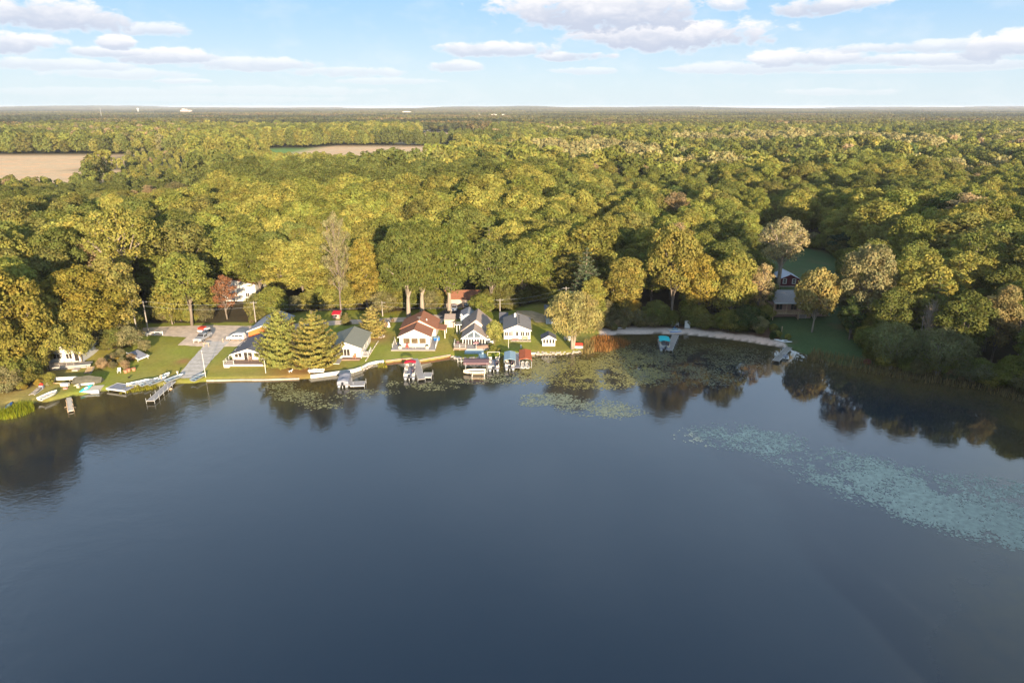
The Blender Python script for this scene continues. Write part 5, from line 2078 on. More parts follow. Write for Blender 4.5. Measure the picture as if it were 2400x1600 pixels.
rowboat('white rowboat with dark seats on the brown left shore', x, y, z + .05, -.25, 4.0, 1.6, .6, WHITEP, DARKIN, CREAM)
x, y, z = G(107, 901)
t = thing('boat_box', 'white box-shaped hull turned over behind the brown left shore', 'boat', (x, y, z), .08)
MB().prism_y([(-.95, 0), (.95, 0), (.9, .55), (.6, .75), (-.75, .75), (-.92, .5)], -.7, .7).build('hull', WHITEP, t, bevel=.04)
MB().box(-.9, .9, -.76, -.703, .05, .25).build('rub_rail', GREYC, t)
x, y, z = G(150, 894)
rowboat('long white overturned canoe on a wooden rack at the left', x, y, z + .55, pi / 2 + .12, 5.4, .95, .42, WHITEP, flip=True, name='canoe')
t = thing('boat_rack', 'low wooden rack carrying the overturned white canoe', 'rack', (x, y, z), .12)
for xx in (-1.6, 1.4):
    MB().box(xx - .06, xx + .06, -.5, .5, .42, .5).build('beam', WOOD, t)
    for yy in (-.42, .42):
        MB().box(xx - .05, xx + .05, yy - .05, yy + .05, -.05, .419).build('leg', WOOD, t)
MB().box(-2.6, 2.2, -.9, -.8, .0, .12).build('rail', WOOD, t)
x, y, z = G(153, 904)
t = thing('storage_chest', 'cream storage chest in front of the white canoe', 'chest', (x, y, z), .05)
MB().box(-.75, .75, -.35, .35, 0, .5).build('box', CREAM, t)
MB().box(-.8, .8, -.4, .4, .503, .6).build('lid', TRIM, t)
x, y, z = G(154, 911)
t = thing('storage_tub', 'small pinkish tub on the grass below the cream chest', 'tub', (x, y, z))
MB().box(-.35, .35, -.25, .25, 0, .25).build('tub', PINKF, t)

# tarp-covered boat
x, y, z = G(207, 896)
t = thing('covered_boat', 'boat under a peaked olive tarp on the left shore', 'boat', (x, y, z), .08)
secs = []
for f in np.linspace(0, 1, 9):
    yy = -2.9 + 5.8 * f
    b = 1.15 * (1 - abs(2 * f - 1) ** 3 * .55)
    r = 1.55 - .5 * abs(2 * f - 1) ** 2 + .08 * sin(f * 14)
    secs.append([(yy, -b - .25, .15 + .06 * sin(f * 20)), (yy, -b * .7, r * .62 + .05 * sin(f * 17)), (yy, 0, r), (yy, b * .7, r * .62), (yy, b + .25, .2), (yy, 0, .1)])
mb = MB().loft(secs)
mb.f.append(tuple(range(6)))
mb.f.append(tuple(range(len(mb.v) - 1, len(mb.v) - 7, -1)))
mb.build('tarp', OLTARP, t)
MB().add([(-2.2, -1.65, .0), (2.0, -1.65, .12), (2.0, -1.4, .55), (-1.2, -1.45, .35)], [(0, 1, 2, 3)]).add([(-2.2, -1.7, .0), (2.0, -1.7, .12), (2.0, -1.45, .55), (-1.2, -1.5, .35)], [(3, 2, 1, 0)]).build('hull_side', CREAM, t)
x, y, z = G(184, 908)
t = thing('cinder_block_pile', 'pale stacked blocks at the lake end of the tarp-covered boat', 'blocks', (x, y, z))
for i in range(3):
    MB().box(-.3 + .05 * i, .3 - .04 * i, -.2, .2, .2 * i + .004 * i, .2 * i + .2).build('block', STONE, t)
# teal upright paddle craft and blue edged raft
x, y, z = G(202, 918)
t = thing('paddle_boat', 'aqua kayak propped on its side at the left shore', 'kayak', (x, y, z + .15), .35)


def kayak_parts(t, L, B, H, m, m2):
    secs = []
    for f in np.linspace(0, 1, 9):
        k = max(.03, 1 - abs(2 * f - 1) ** 2.2)
        yy = -L / 2 + L * f
        lift = .12 * abs(2 * f - 1) ** 2
        secs.append([(cos(a) * B / 2 * k, yy, H / 2 + sin(a) * H / 2 * (.4 + .6 * k) + lift) for a in np.linspace(0, 2 * pi, 9)[:-1]])
    mb = MB().loft(secs)
    mb.build('hull', m, t, smooth=True)
    MB().prism_z([(B * .26 * cos(a), L * .14 * sin(a)) for a in np.linspace(0, 2 * pi, 9)[:-1]], H * .88, H * 1.04).build('cockpit', m2, t)


kayak_parts(t, 3.4, .75, .35, AQUA, WHITEP)
t.rotation_euler = (.15, .7, -.2)
x, y, z = G(22, 957)
t = thing('kayak', 'blue kayak lying in the reeds at the far left shore', 'kayak', (x, y, .1), .25)
kayak_parts(t, 3.3, .95, .4, BLUE, BLUEC)
x, y, z = G(219, 921)
t = thing('swim_raft', 'earth-topped raft with blue-white front edge at the left shore', 'raft', (x, y, .05), .12)
MB().box(-1.75, 1.75, -1.2, 1.4, .1, .55).build('deck', CREAM, t)
MB().box(-1.8, 1.8, -1.5, -1.21, -.1, .62).build('front_float', WHITEP, t)
MB().box(-1.8, 1.8, -1.53, -1.505, .2, .36).build('stripe', BLUEC, t)
MB().box(-.2, .2, -1.56, -1.535, .02, .3).build('hatch', GREYC, t)
x, y, z = G(285, 908)
t = thing('dock_platform', 'grey topped platform with white rim pulled onto the left shore', 'platform', (x, y, .55), -.28)
MB().box(-2.4, 2.2, -1.35, 1.35, -.15, .1).build('deck', GREYC, t)
mb = MB()
mb.box(-2.5, 2.3, -1.46, -1.352, -.2, .14).box(-2.5, 2.3, 1.352, 1.46, -.2, .14).box(-2.5, -2.402, -1.35, 1.35, -.2, .14)
mb.build('rim', TRIM, t)
for sx in (-2.3, 2.1):
    for sy in (-1.2, 1.2):
        MB().tube([(sx, sy, -.7), (sx, sy, -.152)], .06, 6).build('leg', GALV, t)
x, y, z = G(327, 838)
t = thing('dock_section', 'grey dock section with white rails leaning on the lawn by a shrub', 'dock section', (x, y, z + .7), -.62)
t.rotation_euler = (.12, .10, -.62)
MB().box(-2.6, 2.0, -1.1, 1.1, -.1, .05).build('deck', GREYC, t)
MB().box(-2.8, 2.2, -1.25, -1.102, -.14, .12).build('edge_rail', TRIM, t)
MB().box(2.002, 2.15, -1.1, 1.2, -.14, .12).build('edge_rail', TRIM, t)
for (sx, sy) in ((-2.6, -1.15), (2.0, -1.15), (2.05, 1.1)):
    MB().box(sx - .06, sx + .06, sy - .3, sy - .2, -.9, .45).build('post', TRIM, t)
x, y, z = G(92, 914)
t = thing('dock_ladder', 'stack of dark crates and ladder with a red bag at the left shore', 'stack', (x, y, z), .1)
for i in range(5):
    MB().box(-.42, .42, -2.6 + .6 * i, -2.2 + .6 * i, .15 + .05 * i, .28 + .05 * i).build('rung', OLDWOOD, t)
for s in (-.5, .5):
    MB().box(s - .05, s + .05, -2.7, .6, .05, .14).build('side_rail', TRIM, t)
MB().box(-.4, .4, .65, 1.3, .0, .7).build('crate', GREYC, t)
MB().tube([(0, 1.0, .7), (.05, 1.0, .95), (0, 1.0, 1.15)], [.35, .38, .1], 8).build('bag', REDP, t)

# three terracotta planters, a white chair, a dark grill, a sitting post
for i, (u, v, lab) in enumerate(((295, 873, 'leftmost of three terracotta tubs under the shrub'), (302, 870, 'middle of three terracotta tubs under the shrub'), (314, 868, 'rightmost of three terracotta tubs under the shrub'))):
    x, y, z = G(u, v)
    t = thing('terracotta_tub', lab, 'planter', (x, y, z), 0, 'terracotta tubs')
    MB().tube([(0, 0, 0), (0, 0, .55)], [.3, .42], 9).build('pot', TERRA, t)
    MB().tube([(0, 0, .551), (0, 0, .62)], [.45, .45], 9).build('rim', TERRA, t)
chair(*G(280, 873), .3, 'white lawn chair left of the terracotta tubs', TRIM)
x, y, z = G(303, 887)
t = thing('fire_bowl', 'small dark fire bowl alone on the left lawn', 'fire bowl', (x, y, z))
MB().tube([(0, 0, .2), (0, 0, .4)], [.12, .3], 9).build('bowl', BLACKP, t)
for a in (0, 2.1, 4.2):
    MB().tube([(.1 * cos(a), .1 * sin(a), .25), (.25 * cos(a), .25 * sin(a), 0)], .025, 5).build('leg', BLACKP, t)


def fish_station(u, v, lab):
    x, y, z = G(u, v)
    t = thing('wooden_post', lab, 'post', (x, y, z))
    MB().box(-.07, .07, -.07, .07, 0, 1.3).build('post', WOOD, t)
    MB().box(-.14, .14, -.14, .14, 1.301, 1.36).build('cap', WOOD, t)


fish_station(379, 892, 'brown mooring post at the head of the grey pier')
x, y, z = G(417, 879)
t = thing('wooden_post', 'short cream post behind the single rowboat by the ramp', 'post', (x, y, z))
MB().box(-.12, .12, -.1, .1, 0, .75).build('post', CREAM, t)
MB().box(-.2, .2, -.14, .14, .751, .9).build('cap', CREAM, t)
x, y = ray_ground(400, 912)
t = thing('buoy', 'orange float on the water right of the grey pier', 'buoy', (x, y, 0))
MB().tube([(0, 0, -.1), (0, 0, .05), (0, 0, .22), (0, 0, .34)], [.15, .38, .32, .08], 9).build('float', WOOD, t)
x, y, z = G(681, 873)
t = thing('dog', 'small white dog standing on the lawn below the spruce', 'dog', (x, y, z), .6)
mb = MB().tube([(-.32, 0, .38), (-.15, 0, .40), (.1, 0, .42), (.3, 0, .46), (.42, 0, .60), (.55, 0, .62), (.68, 0, .57)], [.09, .14, .13, .14, .10, .10, .04], 8)
for (xx, yy) in ((-.25, -.08), (-.25, .08), (.25, -.08), (.25, .08)):
    mb.tube([(xx, yy, .4), (xx - (.05 if xx < 0 else -.0), yy, .2), (xx, yy, 0)], [.06, .04, .035], 6)
mb.tube([(-.34, 0, .42), (-.45, 0, .55), (-.5, 0, .66)], [.035, .03, .015], 5)
mb.tube([(.48, -.06, .68), (.47, -.08, .78)], [.035, .01], 4).tube([(.48, .06, .68), (.47, .08, .78)], [.035, .01], 4)
mb.build('body', WHITEP, t, smooth=True)

# white overturned boat with rails under the layered pine
x, y, z = G(741, 873)
rowboat('white boat resting on rails under the layered pine', x, y, z + .15, pi / 2 + .12, 3.4, 1.2, .45, WHITEP, GREYC, WHITEP)
t = thing('wooden_stair', 'wooden stair and rail beside the white boat under the pine', 'stairs', (*G(731, 874)[:2], .3), .2)
for i in range(5):
    MB().box(-.45, .45, .3 * i, .3 * i + .24, .12 * i + .2, .12 * i + .26).build('tread', WOOD, t)
for s in (-.5, .5):
    MB().tube([(s, 0, 1.1), (s, 1.5, 1.7)], .04, 5).build('handrail', TRIM, t)
    MB().box(s - .05, s + .05, -.05, .05, -.6, 1.1).build('post', TRIM, t)
x, y, z = G(753, 868)
t = thing('toy_tractor', 'little red and white cart right of the white boat', 'cart', (x, y, z), .5)
MB().box(-.4, .4, -.25, .25, .25, .5).build('tray', REDP, t)
for (xx, yy) in ((-.28, -.3), (.28, -.3), (-.28, .3), (.28, .3)):
    MB().tube([(xx, yy - .05, .18), (xx, yy + .05, .18)], .18, 10).build('wheel', TRIM, t)


def pontoon(label, u, v, rz, canopy=None, L=6.6, B=2.45, seat=CREAM, fence=PANEL, cover=None, z=.0, group=None, motor=True, cz=2.35, name='pontoon_boat', clen=.5, cpos=.1, lift=False, peak=.12):
    """pontoon boat, stern towards the viewer (-y)"""
    x, y = ray_ground(u, v, .5)
    t = thing(name, label, 'boat', (x, y, z), rz, group)
    for s in (-1, 1):
        MB().tube([(s * B * .34, -L / 2, .22), (s * B * .34, L * .38, .22), (s * B * .34, L / 2, .40)], [.3, .3, .05], 10).build('pontoon_tube', ALU, t, smooth=True)
    MB().box(-B / 2, B / 2, -L / 2 + .1, L / 2 - .3, .54, .64).build('deck', GREYC, t)
    if cover is None:
        for (x0, x1, y0, y1) in ((-B / 2, -B / 2 + .06, -L / 2 + .5, L / 2 - .4), (B / 2 - .06, B / 2, -L / 2 + .5, L / 2 - .4), (-B / 2 + .07, -.4, L / 2 - .46, L / 2 - .4), (.4, B / 2 - .07, L / 2 - .46, L / 2 - .4), (-B / 2 + .07, .1, -L / 2 + .5, -L / 2 + .56)):
            MB().box(x0, x1, y0, y1, .70, 1.32).build('side_panel', fence, t)
        for (x0, x1, y0, y1) in ((-B / 2 + .1, -B / 2 + .7, -L / 2 + .8, -.5), (B / 2 - .7, B / 2 - .1, .6, L / 2 - .6), (-B / 2 + .1, -B / 2 + .7, .6, L / 2 - .6), (B / 2 - .7, B / 2 - .1, -L / 2 + .8, -1.6)):
            b = MB().box(x0, x1, y0, y1, .645, 1.0).build('bench_seat', seat, t, bevel=.04)
            xx = (x0, x0 + .14) if x0 < 0 else (x1 - .14, x1)
            MB().box(xx[0], xx[1], y0, y1, 1.003, 1.38).build('cushion', seat, b)
        c = MB().box(B / 2 - .75, B / 2 - .15, -.6, .1, .645, 1.4).build('console', PLUM, t, bevel=.05)
        MB().tube([(B / 2 - .45, -.62, 1.3), (B / 2 - .45, -.66, 1.32)], .2, 10).build('steering_wheel', BLACKP, c)
    else:
        secs = []
        for f in np.linspace(0, 1, 7):
            yy = -L / 2 + .3 + (L - .8) * f
            r = 1.5 + .15 * sin(f * 9)
            secs.append([(-B / 2 - .02, yy, .66), (-B / 2 + .02, yy, 1.28), (0, yy, r), (B / 2 - .02, yy, 1.28), (B / 2 + .02, yy, .66)])
        mb = MB().loft(secs)
        mb.f.append(tuple(range(5)))
        mb.f.append(tuple(range(len(mb.v) - 1, len(mb.v) - 6, -1)))
        mb.build('boat_cover', cover, t)
    if canopy is not None:
        y0, y1 = L * (cpos - clen / 2), L * (cpos + clen / 2)
        secs = []
        for f in np.linspace(0, 1, 5):
            yy = y0 + (y1 - y0) * f
            zz = cz + peak * sin(f * pi)
            secs.append([(-B / 2 - .02, yy, zz - .22), (-B * .3, yy, zz), (0, yy, zz + .05), (B * .3, yy, zz), (B / 2 + .02, yy, zz - .22), (B / 2 - .02, yy, zz - .26), (0, yy, zz - .02), (-B / 2 + .02, yy, zz - .26)])
        mb = MB().loft(secs)
        mb.f.append(tuple(range(8)))
        mb.f.append(tuple(range(len(mb.v) - 1, len(mb.v) - 9, -1)))
        cn = mb.build('canopy', canopy, t)
        for sx in (-1, 1):
            for yy in (y0 + .1, y1 - .1):
                MB().tube([(sx * (B / 2 - .03), yy, cz - .24), (sx * (B / 2 - .03), (y0 + y1) / 2 + (yy - (y0 + y1) / 2) * .6, 1.3)], .03, 5).build('canopy_pole', GALV, cn)
    if motor:
        outboard(t, -L / 2 - .05, .55, BLACKP, 0, 1.3)
    return t


def boat_lift(label, u, v, rz, m, L=6.0, B=3.0, cz=2.6, drop=.45):
    x, y = ray_ground(u, v, .3)
    t = thing('boat_lift', label, 'boat lift', (x, y, 0), rz)
    for sx in (-1, 1):
        for sy in (-1, 1):
            MB().tube([(sx * B / 2, sy * L * .42, -1.2), (sx * B / 2, sy * L * .42, cz - .1)], .06, 6).build('post', GALV, t)
        MB().tube([(sx * B / 2, -L * .42, .3), (sx * B / 2, L * .42, .3)], .05, 5).build('side_beam', GALV, t)
    for sy in (-1, 1):
        MB().tube([(-B / 2, sy * L * .42, .25), (B / 2, sy * L * .42, .25)], .05, 5).build('cross_beam', GALV, t)
    hB = B / 2 + .1
    secs = []
    for f in np.linspace(0, 1, 5):
        yy = -L / 2 + L * f
        secs.append([(-hB, yy, cz - drop), (-hB * .93, yy, cz), (0, yy, cz + .28), (hB * .93, yy, cz), (hB, yy, cz - drop), (hB * .88, yy, cz - .05), (0, yy, cz + .18), (-hB * .88, yy, cz - .05)])
    mb = MB().loft(secs)
    mb.f.append(tuple(range(8)))
    mb.f.append(tuple(range(len(mb.v) - 1, len(mb.v) - 9, -1)))
    mb.build('canopy', m, t)
    return t


pontoon('pontoon boat under a grey cover left of the white-edged platform', 807, 892, .10, cover=GREYC, L=5.4, B=2.3)
pontoon('red canopy pontoon boat left of the L-shaped dock', 961, 872, .09, REDC, L=6.8, clen=.22, cpos=.36, cz=2.2)
pontoon('open pontoon boat with cream seats right of the brown boat lift', 1157, 854, .03, L=6.4, seat=CREAM)
t = thing('mooring_arch', 'pale metal arch frame over the open pontoon boat', 'arch', (*ray_ground(1157, 846, .5), 0), .03)
for sx in (-1.35, 1.35):
    MB().tube([(sx, 2.2, -.8), (sx, 2.2, 1.9)], .05, 5).build('post', TRIM, t)
MB().tube([(-1.35, 2.2, 1.9), (1.35, 2.2, 1.9)], .05, 5).build('crossbar', TRIM, t)
t = boat_lift('wide boat lift with brown-plum canopy below the glass-fronted cottage', 1117, 864, pi / 2 + .01, PLUM, 5.6, 3.0, 2.3)
x, y = ray_ground(1112, 871, .5)
rowboat('white runabout under the brown-plum boat lift', x, y, .15, pi / 2 + .05, 4.8, 1.7, .7, CREAM, PLUM, CREAM, name='motorboat')
t = thing('swim_platform', 'empty metal frame standing in the water before the brown boat lift', 'frame', (*ray_ground(1121, 882, .3), 0))
for sx in (-1.3, 1.3):
    for sy in (-.8, .9):
        MB().tube([(sx, sy, -.8), (sx, sy, 1.1)], .05, 5).build('post', TRIM, t)
for zz in (.15, 1.1):
    MB().tube([(-1.3, -.8, zz), (1.3, -.8, zz)], .05, 5).build('rail', WOOD, t)
t = thing('deck_reflection', 'white bars added as the reflection of the deck in the water', 'fence', (*ray_ground(1100, 845, .5), 0), .01)  # added bars stand in for the deck's reflection on the water
for i in range(8):
    xx = -2.6 + 5.2 * i / 7
    MB().box(xx - .05, xx + .05, -.05, .05, -.5, .85).build('post', TRIM, t)
for zz in (.35, .85):
    MB().box(-2.65, 2.65, -.04, .04, zz, zz + .07).build('rail', TRIM, t)
boat_lift('boat lift with pale blue-grey canopy left of the straight dock', 1195, 850, .0, BLUEC, 5.4, 2.5, 2.0, .3)
pontoon('white pontoon boat with black motor under the blue-grey lift', 1195, 853, .0, L=5.6, B=2.1)
boat_lift('boat lift with rust-orange canopy right of the straight dock', 1231, 850, .0, ORC, 6.2, 2.7, 2.3, .65)
x, y = ray_ground(1226, 856, .4)
rowboat('left white jet boat under the rust-orange lift', x, y, .25, .0, 3.2, 1.0, .55, WHITEP, PLUM, WHITEP, name='jet_ski')
x, y = ray_ground(1236, 856, .4)
rowboat('right white jet boat under the rust-orange lift', x, y, .25, .0, 3.2, 1.0, .55, WHITEP, PLUM, WHITEP, name='jet_ski')
pontoon('pontoon boat with bright turquoise canopy at the beach dock', 1556, 809, -.10, TEAL, L=6.0, B=2.5, clen=.6, cpos=.12, cz=2.1, peak=.35)
x, y, z = G(1581, 778)
t = thing('paddle_boat', 'blue and white paddle boat at the shore end of the plank dock', 'paddle boat', (x, y, .2), .1)
MB().prism_y([(-1.5, .1), (1.5, .1), (1.7, .45), (-1.7, .45)], -.9, .9).build('hull', WHITEP, t, bevel=.06)
MB().box(-1.5, 1.5, -.95, -.905, .12, .3).build('stripe', BLUE, t)
MB().box(-.6, .7, -.5, .5, .455, .8).build('seat', BLUEC, t, bevel=.05)
x, y, z = G(1583, 771)
t = thing('kayak', 'dark blue kayak standing between the paddle boat and the white chairs', 'kayak', (x, y, z), .05)
kayak_parts(t, 2.2, .85, .4, BLUE, BLACKP)
chair(*G(1577, 764), .15, 'left of two white Adirondack chairs on the beach', TRIM, 'white Adirondack chairs on the beach', 1.15)
chair(*G(1587, 764), -.15, 'right of two white Adirondack chairs on the beach', TRIM, 'white Adirondack chairs on the beach', 1.15)
# white beach shed
o, w, p = place('beach_shed', 'narrow white shed standing on the beach', 'shed', 1605, 1617, 769, rot=-.1)
h = hz(o, 755)
MB().box(-w / 2, w / 2, 0, 1.2, 0, h).build('wall', WHITEP, o)
MB().prism_y([(-w / 2 - .06, h + .003), (w / 2 + .06, h + .003), (0, h + .3)], -.08, 1.28).build('roof', TRIM, o)
window(o, 0, .15, w * .5, h * .75, 0, 'f', 1, TRIM, WHITEP, 'door', .04)
MB().box(-w / 2 - .25, w / 2 + .1, -.5, -.09, -.1, .12).build('step', OLDWOOD, o)
x, y, z = G(1452, 769)
t = thing('folded_boat_cover', 'long white board lying on the grass left of the beach', 'board', (x, y, z), .0)
MB().box(-1.9, 1.9, -.35, .35, .05, .28).build('board', WHITEP, t, bevel=.05)
MB().box(-1.5, 1.5, -.2, .2, -.05, .049).build('support', OLDWOOD, t)
x, y, z = G(1503, 763)
t = thing('picnic_table', 'brown picnic table in the shade at the beach edge', 'picnic table', (x, y, z), .1)
MB().box(-.9, .9, -.4, .4, .70, .75).build('table_top', DECK_BROWN, t)
for s in (-1, 1):
    MB().box(-.9, .9, s * .75 - .14, s * .75 + .14, .42, .46).build('bench', DECK_BROWN, t)
    MB().box(s * .65 - .05, s * .65 + .05, -.8, .8, .36, .419).build('cross_beam', OLDWOOD, t)
    MB().box(s * .65 - .05, s * .65 + .05, -.35, -.25, 0, .69).build('leg', OLDWOOD, t)
    MB().box(s * .65 - .05, s * .65 + .05, .25, .35, 0, .69).build('leg', OLDWOOD, t)
for (u, v, r, lab) in ((1829, 799, 1.35, 'left white kayak on the grass above the right dock'), (1840, 802, 1.3, 'right white kayak on the grass above the right dock')):
    x, y, z = G(u, v)
    t = thing('kayak', lab, 'kayak', (x, y, z), r, 'white kayaks on the grass')
    kayak_parts(t, 3.2, .75, .38, WHITEP, BLACKP)
fish_station(1832, 777, 'pale wooden post standing in the shrubs on the grass bank')
x, y = ray_ground(1841, 834, .55)
t = thing('pedal_boat', 'white boat with arched handles moored at the right dock', 'boat', (x, y, .1), -.3)
t.scale = (.72, .72, .72)
MB().prism_y([(-.9, 0), (.9, 0), (1.05, .45), (-1.05, .45)], -1.3, 1.2).build('hull', WHITEP, t, bevel=.06)
for yy in (-.8, .1, .8):
    MB().box(-.7, .7, yy - .18, yy + .18, .453, .75).build('seat', GREYC, t, bevel=.04)
mb = MB().tube([(-.9, .9, .45), (-.8, .9, 1.2), (0, .9, 1.45), (.8, .9, 1.2), (.9, .9, .45)], .05, 5)
mb.build('arch', TRIM, t)
outboard(t, -1.45, .3)
for i, (u, v, lab) in enumerate(((1818, 835, 'left white chair on the right dock'), (1824, 833, 'right white chair on the right dock'))):
    x, y = ray_ground(u, v, .57)
    chair(x, y, .565, .3, lab, TRIM, None, .8)
x, y, z = G(2354, 893)
t = thing('buoy', 'white round float at the foot of the right bank', 'buoy', (x, y, .2))
MB().tube([(0, 0, -.1), (0, 0, .1), (0, 0, .35), (0, 0, .5)], [.12, .42, .42, .1], 10).build('float', WHITEP, t)
x, y, z = G(1794, 727)
t = thing('satellite_dish', 'pale dish at the left corner of the brown house', 'dish', (x, y, z))
MB().tube([(0, 0, 0), (0, 0, 1.2)], .06, 6).build('pole', GALV, t)
MB().tube([(0, -.1, 1.3), (0, -.3, 1.4)], [.55, .15], 12).build('dish', CREAM, t)
# red and white kayaks under the willow
x, y, z = G(1352, 809)
rowboat('orange-red canoe under the willow on the point', x, y, z + .1, pi / 2 - .1, 3.0, .85, .45, REDP, flip=True, name='canoe')
x, y, z = G(1354, 815)
rowboat('white canoe in front of the orange-red one under the willow', x, y, z, pi / 2 - .1, 2.6, .8, .4, WHITEP, flip=True, name='canoe')
x, y, z = G(1330, 798)
t = thing('propane_tank', 'pale blue-grey tank behind the willow trunk', 'tank', (x, y, z))
MB().tube([(-.9, 0, .55), (-.75, 0, .6), (.75, 0, .6), (.9, 0, .55)], [.25, .5, .5, .25], 12).build('tank', BLUE_S, t)
for s in (-.5, .5):
    MB().box(s - .08, s + .08, -.35, .35, 0, .2).build('foot', GALV, t)
# fallen trunk on the bank
for (u, v, r, L_, lab) in ((2225, 893, .5, 3.4, 'pale fallen branch over the water at the right bank'), (2278, 900, -.6, 4.2, 'long bleached branch leaning into the water under the low willow')):
    x, y, z = G(u, v)
    t = thing('fallen_branch', lab, 'branch', (x, y, .3), r)
    mb = MB().tube([(-L_ / 2, 0, .3), (0, .2, .5), (L_ / 2, 0, .0)], [.1, .08, .03], 6).tube([(0, .2, .5), (L_ * .3, .7, .9)], [.05, .02], 5)
    mb.build('trunk', BARK_PALE, t)

# ------------------------------------------------------------ vehicles


def wheel(t, x, y, r=.33, w=.2):
    o = MB().tube([(x - w / 2, y, r), (x + w / 2, y, r)], r, 14).build('wheel', RUB, t)
    s = 1 if x > 0 else -1
    MB().tube([(x + s * (w / 2 + .005), y, r), (x + s * (w / 2 + .02), y, r)], r * .6, 10).build('rim', SILVERP, o)


def car(label, x, y, z, rz, paint, prof, glass, L, B, wy, name='parked_car', cat='car', group=None):
    """body from a side profile (y, z), narrowed above the waist; front towards +y"""
    t = thing(name, label, cat, (x, y, z), rz, group)
    zw = .95

    def ring(s):
        return [(s * (B / 2 if zz <= zw else B / 2 - .22 * (zz - zw) / .6), yy, zz) for yy, zz in prof]
    a, b = ring(-1), ring(1)
    n = len(prof)
    mb = MB().add(a + b, [tuple(range(n)), tuple(range(2 * n - 1, n - 1, -1))] + [((i + 1) % n, i, i + n, (i + 1) % n + n) for i in range(n)])
    mb.build('body', paint, t, bevel=.05)
    for (g0, g1) in glass:
        for s in (-1, 1):
            xs = lambda zz: s * (B / 2 - .22 * (zz - zw) / .6 + .012)
            q = [(xs(1.02), g0[0], 1.02), (xs(1.02), g1[0], 1.02), (xs(1.38), g1[1], 1.38), (xs(1.38), g0[1], 1.38)]
            MB().add(q + [(p_[0] - s * .02, p_[1], p_[2]) for p_ in q], [(0, 1, 2, 3), (7, 6, 5, 4), (0, 4, 5, 1), (1, 5, 6, 2), (2, 6, 7, 3), (3, 7, 4, 0)]).build('side_window', GLASS, t)
    for sx in (-1, 1):
        for yy in wy:
            wheel(t, sx * (B / 2 - .06), yy)
        MB().box(sx * (B / 2 - .3) - .18, sx * (B / 2 - .3) + .18, L / 2 - .01, L / 2 + .03, .62, .78).build('headlight', WHITEP, t)
        MB().box(sx * (B / 2 - .2) - .1, sx * (B / 2 - .2) + .1, -L / 2 - .03, -L / 2 + .01, .75, 1.0).build('tail_light', REDP, t)
    return t


VAN = [(-2.45, .35), (2.45, .35), (2.45, .75), (2.3, .92), (1.35, 1.05), (.55, 1.62), (-.3, 1.75), (-2.1, 1.72), (-2.4, 1.2), (-2.45, .8)]
SUV = [(-2.3, .4), (2.3, .4), (2.3, .85), (2.15, 1.0), (1.1, 1.08), (.5, 1.65), (-.2, 1.76), (-1.9, 1.74), (-2.25, 1.15), (-2.3, .8)]
SED = [(-2.25, .32), (2.25, .32), (2.25, .65), (2.1, .82), (1.0, .95), (.35, 1.38), (-.9, 1.40), (-1.6, 1.0), (-2.2, .95), (-2.25, .6)]


def glass_front(t, y0, z0, y1, z1, B, name):
    k = .16
    q = [(-B / 2 + k, y0, z0), (B / 2 - k, y0, z0), (B / 2 - k - .12, y1, z1), (-B / 2 + k + .12, y1, z1)]
    dy = .03 if y0 > y1 else -.03
    MB().add([(a, b + dy, c + .03) for a, b, c in q] + q, [(0, 1, 2, 3), (7, 6, 5, 4), (0, 4, 5, 1), (1, 5, 6, 2), (2, 6, 7, 3), (3, 7, 4, 0)]).build(name, GLASS, t)


x, y, z = G(555, 796)
t = car('white minivan parked in front of the orange building', x, y, z + .03, pi / 2 - .06, WHITEP, VAN, [((1.1, .6), (.15, .15)), ((.05, .05), (-1.0, -1.0)), ((-1.1, -1.1), (-2.2, -2.05))], 4.9, 1.9, (1.55, -1.45), 'minivan', 'minivan')
t.scale = (.93, .88, 1.0)
glass_front(t, 1.3, 1.08, .62, 1.56, 1.9, 'windscreen')
x, y, z = G(1065, 727)
t = car('silver car parked in front of the tan garage', x, y, z + .03, pi, SILVERP, SED, [((.85, .4), (-.1, -.1)), ((-.2, -.2), (-1.2, -.9))], 4.5, 1.75, (1.4, -1.35))
glass_front(t, .95, .97, .4, 1.33, 1.75, 'windscreen')
x, y, z = G(1093, 728)
t = car('black sport utility car parked right of the silver car', x, y, z + .03, pi + .2, BLACKP, SUV, [((.95, .55), (.1, .1)), ((0, 0), (-1.0, -1.0)), ((-1.1, -1.1), (-2.0, -1.85))], 4.6, 1.9, (1.4, -1.4))
glass_front(t, 1.08, 1.1, .56, 1.58, 1.9, 'windscreen')
# pick-up and trailer at the head of the ramp
x, y, z = G(477, 796)
TRK = [(-2.6, .45), (2.6, .45), (2.6, .95), (2.4, 1.08), (1.25, 1.15), (.75, 1.72), (-.35, 1.74), (-.55, 1.12), (-2.6, 1.1)]
t = car('grey pickup truck with lumber frame at the head of the boat ramp', x, y, z + .03, pi - .12, SILVERP, TRK, [((1.0, .75), (.3, .3)), ((.2, .2), (-.35, -.3))], 5.2, 1.9, (1.65, -1.65), 'pickup_truck', 'pickup truck')
glass_front(t, 1.2, 1.18, .78, 1.66, 1.9, 'windscreen')
mb = MB().box(-.7, .7, -2.4, -.8, 1.12, 1.3)
mb.build('cargo', OLDWOOD, t)
x, y, z = G(479, 777)
t = thing('utility_trailer', 'red and white trailer load behind the grey pickup truck', 'trailer', (x, y, z), -.1)
MB().box(-1.4, 1.4, -1.0, 1.0, .45, .6).build('bed', OLDWOOD, t)
MB().box(-1.2, .3, -.8, .8, .603, 1.25).build('load', REDP, t, bevel=.05)
MB().box(.35, 1.3, -.7, .7, .603, 1.05).build('load', WHITEP, t, bevel=.05)
MB().box(-1.0, .9, -1.3, -1.003, .3, .75).build('tailboard', TRIM, t)
for s in (-1, 1):
    wheel(t, s * 1.5, 0, .33)
